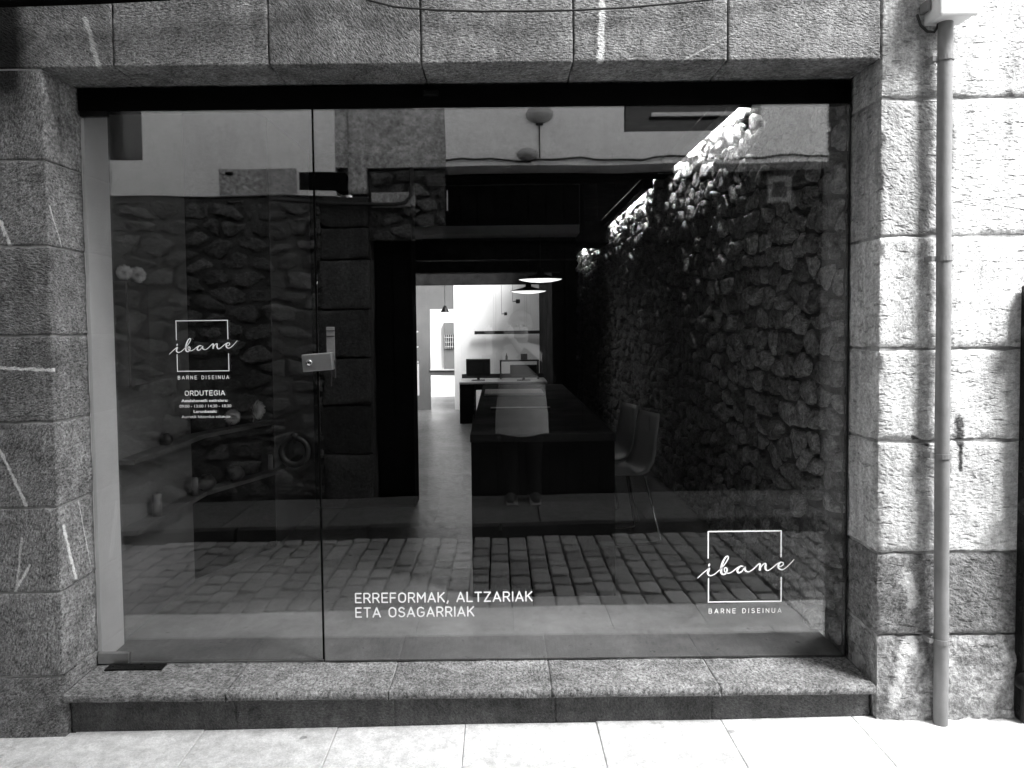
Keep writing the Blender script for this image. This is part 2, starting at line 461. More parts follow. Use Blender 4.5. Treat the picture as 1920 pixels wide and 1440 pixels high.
def rubble_cells(u0, u1, v0, v1, du, dv, r, jit=.42):
    """voronoi cells of a jittered, staggered grid = random rubble courses"""
    pts = {}
    nu = max(1, int(round((u1-u0)/du))); nv = max(1, int(round((v1-v0)/dv)))
    su = (u1-u0)/nu; sv = (v1-v0)/nv
    for j in range(-2, nv+2):
        for i in range(-2, nu+2):
            pts[(i, j)] = (u0+su*(i+.5+(.5 if j % 2 else 0)+r.uniform(-jit, jit)), v0+sv*(j+.5+r.uniform(-jit, jit)*.9))
    k = su/sv
    cells = []
    for j in range(-1, nv+1):
        for i in range(-1, nu+1):
            c = pts[(i, j)]
            poly = [(u0, v0), (u1, v0), (u1, v1), (u0, v1)]
            for dj in (-2, -1, 0, 1, 2):
                for di in (-2, -1, 0, 1, 2):
                    if di == 0 and dj == 0: continue
                    q = pts.get((i+di, j+dj))
                    if q is None: continue
                    # isotropic in (u, v*k)
                    nx, ny = q[0]-c[0], (q[1]-c[1])*k*k
                    poly = clip(poly, (c[0]+q[0])/2, (c[1]+q[1])/2, nx, ny)
                    if len(poly) < 3: break
                if len(poly) < 3: break
            if len(poly) >= 3:
                A = 0
                for a in range(len(poly)):
                    x0, y0 = poly[a]; x1, y1 = poly[(a+1) % len(poly)]; A += x0*y1-x1*y0
                if abs(A)/2 > su*sv*.12: cells.append(poly)
    return cells

def rubble_stone(poly, r, joint=.012, h=(.012, .045), to=None):
    """poly in (u,v); returns MB with rounded, tilted stone; to(u,v,height)->Vector"""
    cu = sum(p[0] for p in poly)/len(poly); cv = sum(p[1] for p in poly)/len(poly)
    # cut the corners, roughen the outline
    pts = []
    for i in range(len(poly)):
        a = poly[i]; b = poly[(i+1) % len(poly)]
        L = math.hypot(b[0]-a[0], b[1]-a[1])
        if L < .012: continue
        for s in ((.2, .5, .8) if L > .05 else (.3, .7)):
            jt = r.uniform(-.05, .05)*L
            pts.append((a[0]+(b[0]-a[0])*s-(b[1]-a[1])/L*jt, a[1]+(b[1]-a[1])*s+(b[0]-a[0])/L*jt))
    if len(pts) < 4: pts = list(poly)
    ext = sum(math.hypot(p[0]-cu, p[1]-cv) for p in pts)/len(pts)
    base = []
    for p in pts:
        d = math.hypot(p[0]-cu, p[1]-cv); k = max(.3, (d-joint*r.uniform(.6, 1.7))/d)
        base.append((cu+(p[0]-cu)*k, cv+(p[1]-cv)*k))
    hh = r.uniform(*h); tu = r.uniform(-.5, .5)*hh/ext; tv = r.uniform(-.5, .4)*hh/ext
    n = len(base); vs = []; fs = []
    for (k, z) in ((1.0, -.02), (.985, .40), (.93, .80), (.72, 1.0), (.40, 1.05)):
        for (u, v) in base:
            uu = cu+(u-cu)*k; vv = cv+(v-cv)*k
            hz = (-.02 if z < 0 else hh*z*(1+.75*noise.noise(Vector((uu*17, vv*17, cu*31)))) + (tu*(uu-cu)+tv*(vv-cv))*z + .006*noise.noise(Vector((uu*48, vv*48, 1.7))))
            vs.append(to(uu, vv, hz))
    for q in range(4):
        for i in range(n):
            fs.append((q*n+i, q*n+(i+1) % n, (q+1)*n+(i+1) % n, (q+1)*n+i))
    vs.append(to(cu, cv, hh*r.uniform(.9, 1.12))); c = len(vs)-1
    for i in range(n): fs.append((4*n+i, 4*n+(i+1) % n, c))
    mb = MB(); mb.add(vs, fs, True); return mb

def rough_sheet(u0, u1, v0, v1, to, cell=.05, amp=.012, seed=0, freq=6):
    nu = max(2, int((u1-u0)/cell)); nv = max(2, int((v1-v0)/cell)); vs = []; fs = []
    for j in range(nv+1):
        for i in range(nu+1):
            u = u0+(u1-u0)*i/nu; v = v0+(v1-v0)*j/nv
            vs.append(to(u, v, amp*fbm(Vector((u*freq, v*freq, seed*5.3)), 3)))
    for j in range(nv):
        for i in range(nu):
            a = j*(nu+1)+i; fs.append((a, a+1, a+nu+2, a+nu+1))
    mb = MB(); mb.add(vs, fs, True); return mb

# ================================================================== GROUND, PAVEMENTS, STREET
G0 = -0.20
mb = MB(); mb.box(-400, 400, -400, 400, G0-.05, G0)
mb.build('ground', M['ground'], kind='structure')

def slope_box(mb, x0, x1, y0, y1, top, bottom):
    vs = [(x0,y0,bottom),(x1,y0,bottom),(x1,y1,bottom),(x0,y1,bottom),
          (x0,y0,top+ground_z(x0)),(x1,y0,top+ground_z(x1)),(x1,y1,top+ground_z(x1)),(x0,y1,top+ground_z(x0))]
    mb.add([Vector(v) for v in vs], [(0,3,2,1),(4,5,6,7),(0,1,5,4),(1,2,6,5),(2,3,7,6),(3,0,4,7)])

def slab_piece(x0, x1, y0, y1, top, seed, gap=.0009, bev=.003):
    x0 += gap; x1 -= gap; y0 += gap; y1 -= gap
    r = random.Random(seed); dz = [r.uniform(-.003, .003) for _ in range(4)]
    def P(x, y, z, i=None): return Vector((x, y, z+ground_z(x)+(dz[i] if i is not None else 0)))
    b = bev
    lo = [P(x0,y0,top-.06),P(x1,y0,top-.06),P(x1,y1,top-.06),P(x0,y1,top-.06)]
    mid = [P(x0,y0,top-b,0),P(x1,y0,top-b,1),P(x1,y1,top-b,2),P(x0,y1,top-b,3)]
    hi = [P(x0+b,y0+b,top,0),P(x1-b,y0+b,top,1),P(x1-b,y1-b,top,2),P(x0+b,y1-b,top,3)]
    mb = MB()
    fs = [(8,9,10,11)]
    for i in range(4):
        j = (i+1) % 4
        fs += [(i, j, 4+j, 4+i), (4+i, 4+j, 8+j, 8+i)]
    mb.add(lo+mid+hi, fs); return mb

mb = MB(); slope_box(mb, -14, 12, -.80, .30, -.012, G0-.02)
pav = mb.build('pavement', M['joint'], kind='structure')
XJ = [-1.187+.513*i for i in range(-6, 11)]
XJ[6:13] = [-1.187, -.657, -.150, .370, .866, 1.386, 1.90]
for row, (ya, yb) in enumerate(((-.46, .035), (-.80, -.46))):
    for i in range(len(XJ)-1):
        off = 0 if row == 0 else .21
        slab_piece(XJ[i]+off, XJ[i+1]+off, ya, yb, 0, 11*row+i).build('paving_slab', M['slab'], pav)

mb = MB(); slope_box(mb, -14, 12, -2.27, -.80, -.045, G0-.03)
street = mb.build('street', M['street_bed'], kind='structure')
# setts: rows run across the street, staggered
sett_me = []
for k in range(8):
    r = random.Random(50+k)
    vs = []; fs = []
    prof = [(1.0, -.05), (.995, -.006), (.965, -.0012), (.80, .001)]
    n = 12
    for (s, z) in prof:
        for q in range(n):
            a = 2*math.pi*(q+.5)/n
            c_, s_ = math.cos(a), math.sin(a)
            m = 1/max(abs(c_), abs(s_))
            m = m*(1 if m < 1.3 else .96)
            vs.append(Vector((c_*m*.5*s*(1+r.uniform(-.02, .02)), s_*m*.5*s*(1+r.uniform(-.02, .02)), z+r.uniform(-.001, .001))))
    for q3 in range(3):
        for q in range(n):
            fs.append((q3*n+q, q3*n+(q+1) % n, (q3+1)*n+(q+1) % n, (q3+1)*n+q))
    fs.append(tuple(range(3*n, 4*n)))
    mm = MB(); mm.add(vs, fs, True)
    me = mm.mesh('sett'); me.materials.append(M['sett']); sett_me.append(me)
spots = []
pitch = .128
r = random.Random(5)
ncol = int(9.6/pitch)
for ci in range(ncol):
    x = -5.0+pitch*ci
    y = -.805 - r.uniform(0, .1)
    first = True
    while y > -2.26:
        L = r.uniform(.11, .21)
        y2 = max(y-L, -2.265)
        if -2.265 - y2 > -.07 and y2 - (-2.265) < .07: y2 = -2.265
        spots.append((x, (y+y2)/2 if not first else (-.805+y2)/2, (y-y2 if not first else -.805-y2)))
        first = False
        y = y2
spots.sort(key=lambda s: abs(s[0]+.15) + .0*s[1])
rest = MB()
for i, (x, y, L) in enumerate(spots):
    me = sett_me[r.randrange(8)]
    sx, sy = pitch*r.uniform(.90, .955), L-.022
    zz = ground_z(x)+r.uniform(-.007, .005)
    if i < 300:
        o = link('sett', me, None, street)
        o.location = (x, y, zz); o.scale = (sx, sy, 1); o.rotation_euler = (r.uniform(-.012, .012), r.uniform(-.012, .012), r.uniform(-.03, .03))
    else:
        rest.add([Vector((v.co.x*sx+x, v.co.y*sy+y, v.co.z+zz)) for v in me.vertices], [tuple(p.vertices) for p in me.polygons], True)
rest.build('setts', M['sett'], street, kind='stuff')

mb = MB(); slope_box(mb, -14, 12, -3.36, -2.40, .055, G0-.02)
fpav = mb.build('far_pavement', M['kerb'], kind='structure')
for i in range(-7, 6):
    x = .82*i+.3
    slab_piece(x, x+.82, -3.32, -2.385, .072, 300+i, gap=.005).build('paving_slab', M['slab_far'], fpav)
for i in range(-5, 5):
    mb = MB(); slope_box(mb, 1.0*i+.012, 1.0*i+.988, -2.38, -2.272, .075, G0-.01)
    mb.build('kerb_stone', M['kerb'], fpav)

# ================================================================== SHOP BUILDING
shop = empty('stone_building', (0, 0, 0), label='old stone building with wide shop opening facing the narrow street', cat='building')
XL, XR, ZT, ZB = -1.718, 1.459, 2.541, .125
GY = .25
# left pier, courses
zc = [-.09, .191, .526, .860, 1.193, 1.529, 1.871, 2.198, ZT]
sd_ = 1
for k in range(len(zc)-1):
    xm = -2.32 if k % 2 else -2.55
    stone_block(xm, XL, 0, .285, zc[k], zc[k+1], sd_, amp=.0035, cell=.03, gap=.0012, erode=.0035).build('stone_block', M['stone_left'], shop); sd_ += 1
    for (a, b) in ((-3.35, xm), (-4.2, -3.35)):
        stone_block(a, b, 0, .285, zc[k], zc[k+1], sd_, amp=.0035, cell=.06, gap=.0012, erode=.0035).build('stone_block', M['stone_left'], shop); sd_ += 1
# lintel stones
xj = [-2.30, -1.45, -.861, -.284, .294, .879, XR]
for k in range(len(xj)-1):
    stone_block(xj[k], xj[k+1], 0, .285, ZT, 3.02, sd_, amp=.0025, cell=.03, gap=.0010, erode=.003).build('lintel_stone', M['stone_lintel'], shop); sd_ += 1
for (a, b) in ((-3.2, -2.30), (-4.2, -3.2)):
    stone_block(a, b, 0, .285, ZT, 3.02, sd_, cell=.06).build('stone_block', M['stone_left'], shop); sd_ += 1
# right pier
zr = [.318, .645, 1.083, 1.441, 1.874, 2.397, 3.02]
for k in range(len(zr)-1):
    for (a, b) in ((XR, 1.722), (1.722, 2.42), (2.42, 3.4)):
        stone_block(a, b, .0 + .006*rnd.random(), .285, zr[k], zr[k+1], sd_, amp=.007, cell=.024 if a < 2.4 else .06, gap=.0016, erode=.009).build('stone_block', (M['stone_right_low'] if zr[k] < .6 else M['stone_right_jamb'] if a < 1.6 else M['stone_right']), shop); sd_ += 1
stone_block(XR, 1.9, .012, .285, -.09, .318, sd_, amp=.012, gap=.003).build('stone_block', M['repair'], shop); sd_ += 1
stone_block(1.9, 3.4, .012, .285, -.09, .318, sd_, amp=.012, gap=.003, cell=.05).build('stone_block', M['repair'], shop); sd_ += 1
# lumpy cement repair over the foot of the right pier
def repair_sheet(x0, x1, z0, ztop, seed):
    nu, nv = int((x1-x0)/.016), 26
    vs = []; fs = []
    for j in range(nv+1):
        for i in range(nu+1):
            x = x0+(x1-x0)*i/nu
            top = ztop(x)
            z = z0+(top-z0)*j/nv
            q = Vector((x*7, z*7, seed))
            d = .020+.022*fbm(q, 4)+.010*noise.noise(q*4)
            d *= min(1, (nv-j)/5.0); d *= min(1, i/6.0+.2)
            vs.append(Vector((x, .008-max(d, -.01), z)))
    for j in range(nv):
        for i in range(nu):
            a = j*(nu+1)+i; fs.append((a, a+1, a+nu+2, a+nu+1))
    m_ = MB(); m_.add(vs, fs, True); return m_
repair_sheet(XR+.012, 2.35, -.07, lambda x: .315+.012*noise.noise(Vector((x*33, 3, 1))), 4.0).build('cement_patch', M['repair'], shop)
# mortar core behind the stones
mb = MB(); mb.box(-4.2, XL-.012, .0075, .287, -.1, 3.0); mb.build('mortar_core', M['joint'], shop)
mb = MB(); mb.box(XR+.014, 3.4, .0165, .287, -.1, 3.0); mb.build('mortar_core', plain('grey_mortar', .36, .95, var=.5, vscale=18, bump=.004), shop)
mb = MB(); mb.box(-2.3, XR, .010, .26, ZT+.012, 3.0); mb.build('mortar_core', M['mortar'], shop)
# sill and riser
xs = [XL, -1.083, -.445, .192, .85, XR]
for k in range(5):
    stone_block(xs[k], xs[k+1], -.024, .262, .092, ZB+.006, sd_, amp=.003, cell=.018, gap=.0004, erode=.009, edge_amp=1.3, ends=.12).build('sill_slab', M['stone_sill'], shop); sd_ += 1
mb = MB(); mb.box(XL+.01, XR-.01, .0, .25, .098, ZB-.001); mb.build('sill_joint', M['joint'], shop)
xs2 = [XL, -1.06, -.43, .21, .83, XR]
for k in range(5):
    stone_block(xs2[k], xs2[k+1], .034, .20, -.10, .098, sd_, amp=.003, cell=.03, gap=.0002, erode=.002, ends=.1).build('riser_stone', M['stone_riser'], shop); sd_ += 1
mb = MB(); mb.box(XL+.005, XR-.005, .0385, .19, -.1, .096); mb.build('riser_core', M['stone_riser'], shop)
# upper storeys, roof, side walls
mb = MB(); mb.box(-4.2, 3.4, .01, .30, 3.02, 3.9); mb.build('upper_wall', M['plaster_rough'], shop)
mb = MB(); mb.box(-14, -4.2, .01, .30, -.1, 3.9); mb.build('side_wall', M['plaster_rough'], shop)
mb = MB(); mb.box(3.4, 5.2, .01, .30, -.1, 3.9); mb.build('side_wall', M['stone_right'], shop)
mb = MB(); mb.box(1.50, 1.75, .289, 12.6, -.1, 3.04); mb.build('outer_wall', M['mortar'], shop)
mb = MB(); mb.box(-2.1, -1.85, .289, 12.6, -.1, 3.04); mb.build('outer_wall', M['mortar'], shop)
mb = MB(); mb.box(-4.3, 3.6, .30, 6.9, 3.05, 3.2); mb.build('roof', M['ceiling'], shop)
mb = MB(); mb.box(-4.3, -1.50, 6.9, 10.2, 3.05, 3.2); mb.build('roof', M['ceiling'], shop)  # roof left open beside this piece, an opening added to light the white wall
mb = MB(); mb.box(.69, 3.6, 6.9, 12.5, 3.05, 3.2); mb.build('roof', M['ceiling'], shop)
# header of the glazing
mb = MB(); mb.box(XL+.004, XR-.004, .235, .30, 2.448, ZT-.006); hd = mb.build('glazing_header', M['matte_black'], shop)
mb = MB(); mb.box(-.30, -.235, .215, .234, 2.487, 2.512, bev=.004); mb.build('header_catch', M['iron'], hd)

# interior: floor, walls, ceiling
FZ = .13
mb = MB(); mb.box(-1.76, 1.56, .263, 12.5, .06, FZ); mb.build('interior_floor', M['floor'], shop)
mb = MB(); mb.box(XL-.005, XL+.012, .262, .455, FZ+.001, 2.60); mb.build('white_return', M['white'], shop)
mb = MB(); mb.box(XL-.03, XL-.006, .457, 1.31, FZ+.001, 2.88); mb.build('side_panel', M['grey_wall'], shop)
def wall_seg(p, q, z0, z1, th, name, mat):
    p = Vector((p[0], p[1], 0)); q = Vector((q[0], q[1], 0)); d = (q-p).normalized(); n = Vector((-d.y, d.x, 0))*th
    v = [p, q, q+n, p+n]
    m_ = MB(); m_.add([Vector((a.x, a.y, z0)) for a in v]+[Vector((a.x, a.y, z1)) for a in v],
                      [(0,3,2,1),(4,5,6,7),(0,1,5,4),(1,2,6,5),(2,3,7,6),(3,0,4,7)])
    return m_.build(name, mat, shop)
wall_seg((-1.745, 1.315), (-1.462, 1.99), FZ+.001, 2.88, .10, 'niche_wall', M['dark_wall'])
wall_seg((-1.460, 1.995), (-1.445, 3.0), FZ+.001, 2.88, .10, 'niche_wall', M['grey_wall'])
mb = MB(); mb.box(-1.9, -.668, 3.02, 3.30, FZ+.001, 2.88); mb.build('partition', M['dark_wall'], shop)
mb = MB(); mb.box(-1.62, -1.52, 3.31, 10.0, FZ+.001, 2.88); mb.build('back_side_wall', M['grey_wall'], shop)
mb = MB(); mb.box(-1.9, 1.7, .262, 4.40, 2.885, 3.0); mb.build('ceiling', M['ceiling'], shop)
mb = MB(); mb.box(-1.52, .78, 4.41, 6.9, 2.42, 2.5); mb.build('ceiling', M['off_white'], shop)
mb = MB(); mb.box(.83, 1.7, 4.41, 12.4, 2.8855, 3.0); mb.build('ceiling', M['ceiling'], shop)
mb = MB(); mb.box(-1.9, .78, 4.42, 4.46, 2.505, 2.88); mb.build('ceiling_step', M['ceiling'], shop)
mb = MB(); mb.box(.785, .825, 4.41, 6.95, 2.42, 3.0); mb.build('ceiling_step', M['ceiling'], shop)
for (y0, y1, z0) in ((1.0, 1.16, 2.79), (3.36, 3.62, 2.77)):
    mb = MB(); mb.box(-1.7, 1.44, y0, y1, z0, 2.884); mb.build('ceiling_beam', M['beam'], shop)
for (y0, y1, z0) in ((4.72, 4.95, 2.205), (6.55, 6.8, 2.205), (8.55, 8.68, 2.16)):
    mb = MB(); mb.box(-1.51, .775 if y0 < 6.9 else .685, y0, y1, z0, 2.418 if y0 < 8 else 2.40); mb.build('ceiling_beam', M['beam'], shop)
mb = MB(); mb.box(.83, 1.44, 7.05, 7.75, 2.6, 2.884); mb.build('ceiling_beam', M['beam'], shop)
# back wall: white screen wall and grey wall with window above a low door opening
mb = MB(); mb.box(-.755, .685, 10.02, 10.14, FZ+.001, 3.04); mb.build('white_back_wall', M['white'], shop)
mb = MB(); mb.box(.69, .75, 6.95, 10.9, FZ+.001, 3.04); mb.build('return_wall', M['dark_wall'], shop)  # run forward to keep back-room light off the rubble wall
mb = MB(); mb.box(.751, 1.7, 10.9, 11.0, FZ+.001, 3.04); mb.build('back_wall', M['dark_wall'], shop)
mb = MB(); mb.box(-1.62, -1.168, 10.03, 10.16, FZ+.001, 3.04); mb.build('grey_back_wall', M['grey_wall'], shop)
mb = MB(); mb.box(-1.167, -.757, 10.03, 10.16, 1.835, 3.04); mb.build('grey_back_wall', M['grey_wall'], shop)
mb = MB(); mb.box(-1.167, -.757, 10.03, 10.16, .715, .815); tr_ = mb.build('window_transom', M['grey_wall'], shop)
mb = MB(); mb.box(-1.167, -.757, 10.01, 10.028, .800, .822); mb.build('window_sill', M['white'], tr_)
# right wall of random rubble
RX = 1.45
def toR(u, v, h): return Vector((RX - h, u, v))
rw = rough_sheet(.265, 12.4, FZ+.001, 2.9, lambda u, v, h: Vector((RX-h+.004, u, v)), cell=.05, amp=.022, seed=2, freq=9).build('rubble_wall', M['rubble_mortar'], shop)
r = random.Random(21)
cells = rubble_cells(.268, 3.4, FZ+.01, 2.86, .175, .115, r, jit=.47)
cells.sort(key=lambda p: sum(q[0] for q in p)/len(p))
far = MB()
for i, p in enumerate(cells):
    mb = rubble_stone(p, r, joint=.011, h=(.006, .036), to=toR)
    if i < 300: mb.build('rubble_stone', M['rubble_in'], rw)
    else: far.add(mb.v, mb.f, True)
for p in rubble_cells(3.4, 12.3, FZ+.01, 2.86, .20, .125, r, jit=.47):
    mb = rubble_stone(p, r, joint=.013, h=(.010, .045), to=toR); far.add(mb.v, mb.f, True)
far.build('rubble_stones', M['rubble_in'], rw, kind='stuff')

# ================================================================== OPPOSITE BUILDING (seen mirrored in the glass, and behind the camera)
opp = empty('plastered_house', (0, -3.3, 0), label='house across the street with rubble base, white plaster above and dark timber gate', cat='house')
opp_inv = Matrix.Translation((0, 3.3, 0))
OY = -3.30
def ob(mb, name, mat, parent=None, **k):
    o = mb.build(name, mat, parent or opp, **k)
    if parent is None or parent == opp: o.matrix_parent_inverse = opp_inv
    return o
OZ = .03
HGT = 12.0
XE = 4.0                               # end of the house: beyond it the street opens and the light comes in
mb = MB(); mb.box(-13, -3.6, -4.0, OY, OZ-.1, HGT); ob(mb, 'side_wall', M['dark_render'])
# upper wall pieces round the two windows (sheet front at OY)
def wallbox(x0, x1, z0, z1, mat, name='plaster_wall', y=OY, back=-3.98):
    mb = MB(); mb.box(x0, x1, back, y, z0, z1); return ob(mb, name, mat)
wallbox(-3.60, -3.50, 2.70, 4.39, M['plaster'])
wallbox(-3.50, -3.07, 2.70, 3.02, M['plaster']); wallbox(-3.50, -3.07, 4.3, 4.39, M['plaster'])
wallbox(-3.07, -1.40, 2.70, 4.39, M['plaster'])
wallbox(-1.40, -.45, 2.94, 4.39, M['plaster_rough'], 'rough_plaster_wall', y=OY-.012)
wallbox(-.45, 1.10, 2.94, 4.39, M['plaster'])
wallbox(1.10, 2.29, 2.94, 3.215, M['plaster']); wallbox(-3.60, XE, 4.40, HGT, M['dark_render'], 'upper_wall')
wallbox(2.29, XE, 2.94, 4.39, M['plaster'])
wallbox(2.95, XE, OZ-.1, 2.938, M['plaster_rough'], 'corner_pier')
# ragged plaster lip, repaired strip, putlog holes
mb = rough_sheet(-2.42, -1.74, 2.705, 2.935, lambda u, v, h: Vector((u, OY+.006+h*.6, v)), cell=.02, amp=.012, seed=9, freq=14); ob(mb, 'plaster_patch', M['plaster_rough'])
mb = MB(); mb.box(-1.72, -1.32, -3.5, OY+.004, 2.745, 2.90); ob(mb, 'lintel_end', M['matte_black'])
mb = MB(); mb.box(-2.36, -2.30, OY-.01, OY+.03, 2.885, 2.91, bev=.006); ob(mb, 'wall_bracket', M['iron'])
# windows
for (a, b, z0, z1) in ((-3.50, -3.07, 3.02, 4.3), (1.10, 2.29, 3.215, 4.4)):
    mb = MB(); mb.box(a, b, -3.60, -3.58, z0, z1); w = ob(mb, 'window', M['screen'])
    mb = MB(); mb.box(a, a+.05, -3.58, -3.53, z0, z1); mb.box(b-.05, b, -3.58, -3.53, z0, z1); mb.box(a+.05, b-.05, -3.58, -3.53, z0, z0+.05); mb.build('window_frame', M['dark_wood'], w)
mb = MB(); mb.box(1.38, 2.24, -3.53, -3.50, 3.40, 3.43); ob(mb, 'window_rail', M['off_white'])
# rubble base
def toO(u, v, h): return Vector((-u, OY - .03 + h, v))
rwall = rough_sheet(1.53, 3.6, OZ-.05, 2.70, lambda u, v, h: Vector((-u, OY-.03+h, v)), cell=.045, amp=.035, seed=5, freq=8); rwall = ob(rwall, 'rubble_wall', M['rubble_mortar_out'])
r = random.Random(33)
for p in rubble_cells(1.54, 3.59, OZ+.02, 2.66, .27, .155, r, jit=.45):
    o = rubble_stone(p, r, joint=.020, h=(.010, .055), to=toO).build('rubble_stone', M['rubble_out'], rwall)
mb = MB(); mb.box(-3.6, -1.13, -3.98, OY-.09, OZ-.1, 2.70); ob(mb, 'wall_core', M['mortar'])
# dressed jamb of the gate
zq = [OZ-.06, .42, .86, 1.28, 1.70, 2.13, 2.42, 2.70]
for k in range(len(zq)-1):
    xa = -1.56 if k % 2 == 0 else -1.90
    if k == 5: xa = -1.56
    stone_block(xa, -1.13, -3.62, OY+.006, zq[k], zq[k+1], sd_, amp=.010, cell=.04, gap=.002, erode=.008).build('jamb_stone', M['jamb_dark'], opp).matrix_parent_inverse = opp_inv; sd_ += 1
stone_block(-1.30, -1.13, -3.5, OY+.012, 2.71, 3.5, sd_, amp=.008, cell=.05, erode=.02).build('jamb_stone', M['plaster_rough'], opp).matrix_parent_inverse = opp_inv; sd_ += 1
# rubble spandrel beside the gate
r = random.Random(44)
sp = rough_sheet(.46, 1.13, 2.30, 2.935, lambda u, v, h: Vector((-u, OY-.06+h, v)), cell=.05, amp=.02, seed=6); sp = ob(sp, 'rubble_spandrel', M['rubble_mortar_out'])
for p in rubble_cells(.46, 1.12, 2.30, 2.92, .22, .12, r):
    rubble_stone(p, r, joint=.014, h=(.012, .05), to=lambda u, v, h: Vector((-u, OY-.055+h, v))).build('rubble_stone', M['rubble_out'], sp)
mb = MB(); mb.box(-1.10, -.72, OY-.06, OY+.004, 2.60, 2.73, bev=.01); ob(mb, 'stone_band', M['plaster_rough'])
mb = MB(); mb.box(-1.13, 2.95, -3.98, -3.66, OZ-.1, 2.94); ob(mb, 'gate_recess', M['matte_black'])
gate = empty('timber_gate', (.9, -3.6, OZ), label='wide dark timber gate filling the ground floor across the street', cat='gate')
gi = Matrix.Translation((-.9, 3.6, -OZ))
nb = 26
for i in range(nb):
    x = -1.12+4.06*i/nb
    mb = MB(); mb.box(x+.003, x+4.06/nb-.003, -3.60, -3.56-.004*(i % 3), OZ-.02, 2.86, bev=.004); mb.build('board', M['dark_wood'], gate).matrix_parent_inverse = gi
for z in (.45, 2.3):
    mb = MB(); mb.box(-1.1, 2.92, -3.556, -3.53, z, z+.12, bev=.005); mb.build('rail', M['dark_wood'], gate).matrix_parent_inverse = gi
# meter plate beside the gate, conduit, cable, round fittings
mb = MB(); mb.box(2.43, 2.64, -3.556, -3.50, 2.62, 2.86, bev=.008)
o = mb.build('meter_box', plain('meter_grey', .18, .5, var=.2, vscale=12), label='grey square meter box fixed high on the gate across the street', cat='meter box')
mb = MB(); mb.box(2.47, 2.60, -3.499, -3.494, 2.67, 2.80, bev=.002); mb.build('cover', M['black'], o)
mb = MB(); mb.tube([(-1.95, OY+.03, 2.66), (-1.5, OY+.035, 2.63), (-.90, OY+.035, 2.615), (-.80, OY+.035, 2.63), (-.755, OY+.035, 2.69), (-.745, OY+.035, 2.93)], .017, 8)
mb.build('conduit', M['cable'], label='black bent conduit on the jamb of the house across the street', cat='conduit')
pts = [(-.45, OY+.02, 2.985)]
for i in range(1, 30):
    x = -.45+3.8*i/29; pts.append((x, OY+.02, 2.985+.012*math.sin(i*.9)+.008*math.sin(i*2.3)))
mb = MB(); mb.tube(pts, .010, 6); mb.build('facade_cable', M['cable'], label='thin black cable running along the white plaster across the street', cat='cable')
for i, (x, z, rr) in enumerate(((.376, 3.375, .118), (.271, 3.03, .092))):
    e = empty('wall_lamp', (x, OY, z), label='larger dark round lamp high on the white plaster across the street' if i == 0 else 'smaller dark round lamp just above the cable across the street', cat='lamp', group='round lamps across the street')
    mb = MB(); mb.lathe([(.001, .10), (rr*.55, .09), (rr*.9, .055), (rr, .02), (rr, 0.001)], n=24, axis='Y')
    o = mb.build('shade', plain('dull_lamp_metal', .36, .6, var=.15), e); o.scale = (1, 1, .62)
    mb = MB(); mb.box(-.03, .03, .0, .02, -rr*.75, -rr*.5); mb.build('bracket', M['iron'], e)
mb = MB(); mb.tube([(.376, OY+.012, 3.32), (.376, OY+.012, 3.0)], .005, 6); mb.build('drop_wire', M['cable'], label='thin wire dropping from the round lamp across the street', cat='wire')
mb = MB(); mb.tube([(-.44, OY-.02, 2.74), (-.44, OY-.02, 2.56)], .006, 6); mb.build('wire_end', M['off_white'], label='short pale loose wire above the timber gate', cat='wire')
# houses closing the street further on
for (nm, lab, x0, x1, y0, y1, h, mt) in (
        ('corner_house', 'tall pale house beyond the street opening on the right', 13.0, 22, -16, -3.4, 8.0, 'plaster'),
        ('low_house', 'unseen low pale house added to shade the lower right of the shop front', 4.05, 12.9, -9, -3.34, 4.6, 'plaster'),  # added out of view, its height set to shade the pier foot softly
        ('end_house', 'rough plastered house closing the street on the left', -30, -14.2, -12, 6, 9.0, 'plaster_rough')):
    e = empty(nm, ((x0+x1)/2, (y0+y1)/2, 0), label=lab, cat='house')
    inv = Matrix.Translation((-(x0+x1)/2, -(y0+y1)/2, 0))
    mb = MB(); mb.box(x0, x1, y0, y1, G0, h); mb.build('wall', M[mt], e).matrix_parent_inverse = inv
    mb = MB(); mb.box(x0-.3, x1+.3, y0-.3, y1+.3, h, h+.25); mb.build('roof', M['rubble_out'], e).matrix_parent_inverse = inv
    for k in range(3):
        for z in (1.2, 4.2):
            mb = MB()
            if nm == 'corner_house': mb.box(x0-.02, x0+.05, y0+2+3.6*k, y0+3+3.6*k, z, z+1.5)
            else: mb.box(x1-.05, x1+.02, y0+2+5*k, y0+3+5*k, z, z+1.5)
            mb.build('window', M['screen'], e).matrix_parent_inverse = inv

# ================================================================== COURTYARD AT THE BACK (seen through the rear opening)
mb = MB(); mb.box(-4, 3, 10.17, 15, .05, FZ-.006); mb.build('courtyard', M['slab'], kind='structure')
rear = empty('rear_house', (-1.3, 14, 0), label='pale house across the rear courtyard with barred window', cat='house')
ri = Matrix.Translation((1.3, -14, 0))
mb = MB(); mb.box(-5, 3, 13.6, 15, 0, 2.6); mb.build('wall', M['white'], rear).matrix_parent_inverse = ri
mb = MB(); mb.box(-1.18, -.72, 13.50, 13.598, .62, 1.62); mb.build('door_panel', M['grey_wall'], rear).matrix_parent_inverse = ri
mb = MB(); mb.box(-1.16, -.9, 13.48, 13.497, 1.06, 1.36); wn_ = mb.build('window', M['screen'], rear); wn_.matrix_parent_inverse = ri
mb = MB()
for i in range(7): mb.box(-1.155+.04*i, -1.147+.04*i, 13.46, 13.478, 1.06, 1.36)
for i in range(3): mb.box(-1.16, -.9, 13.455, 13.459, 1.10+.10*i, 1.108+.10*i)
mb.build('grille', M['off_white'], wn_)

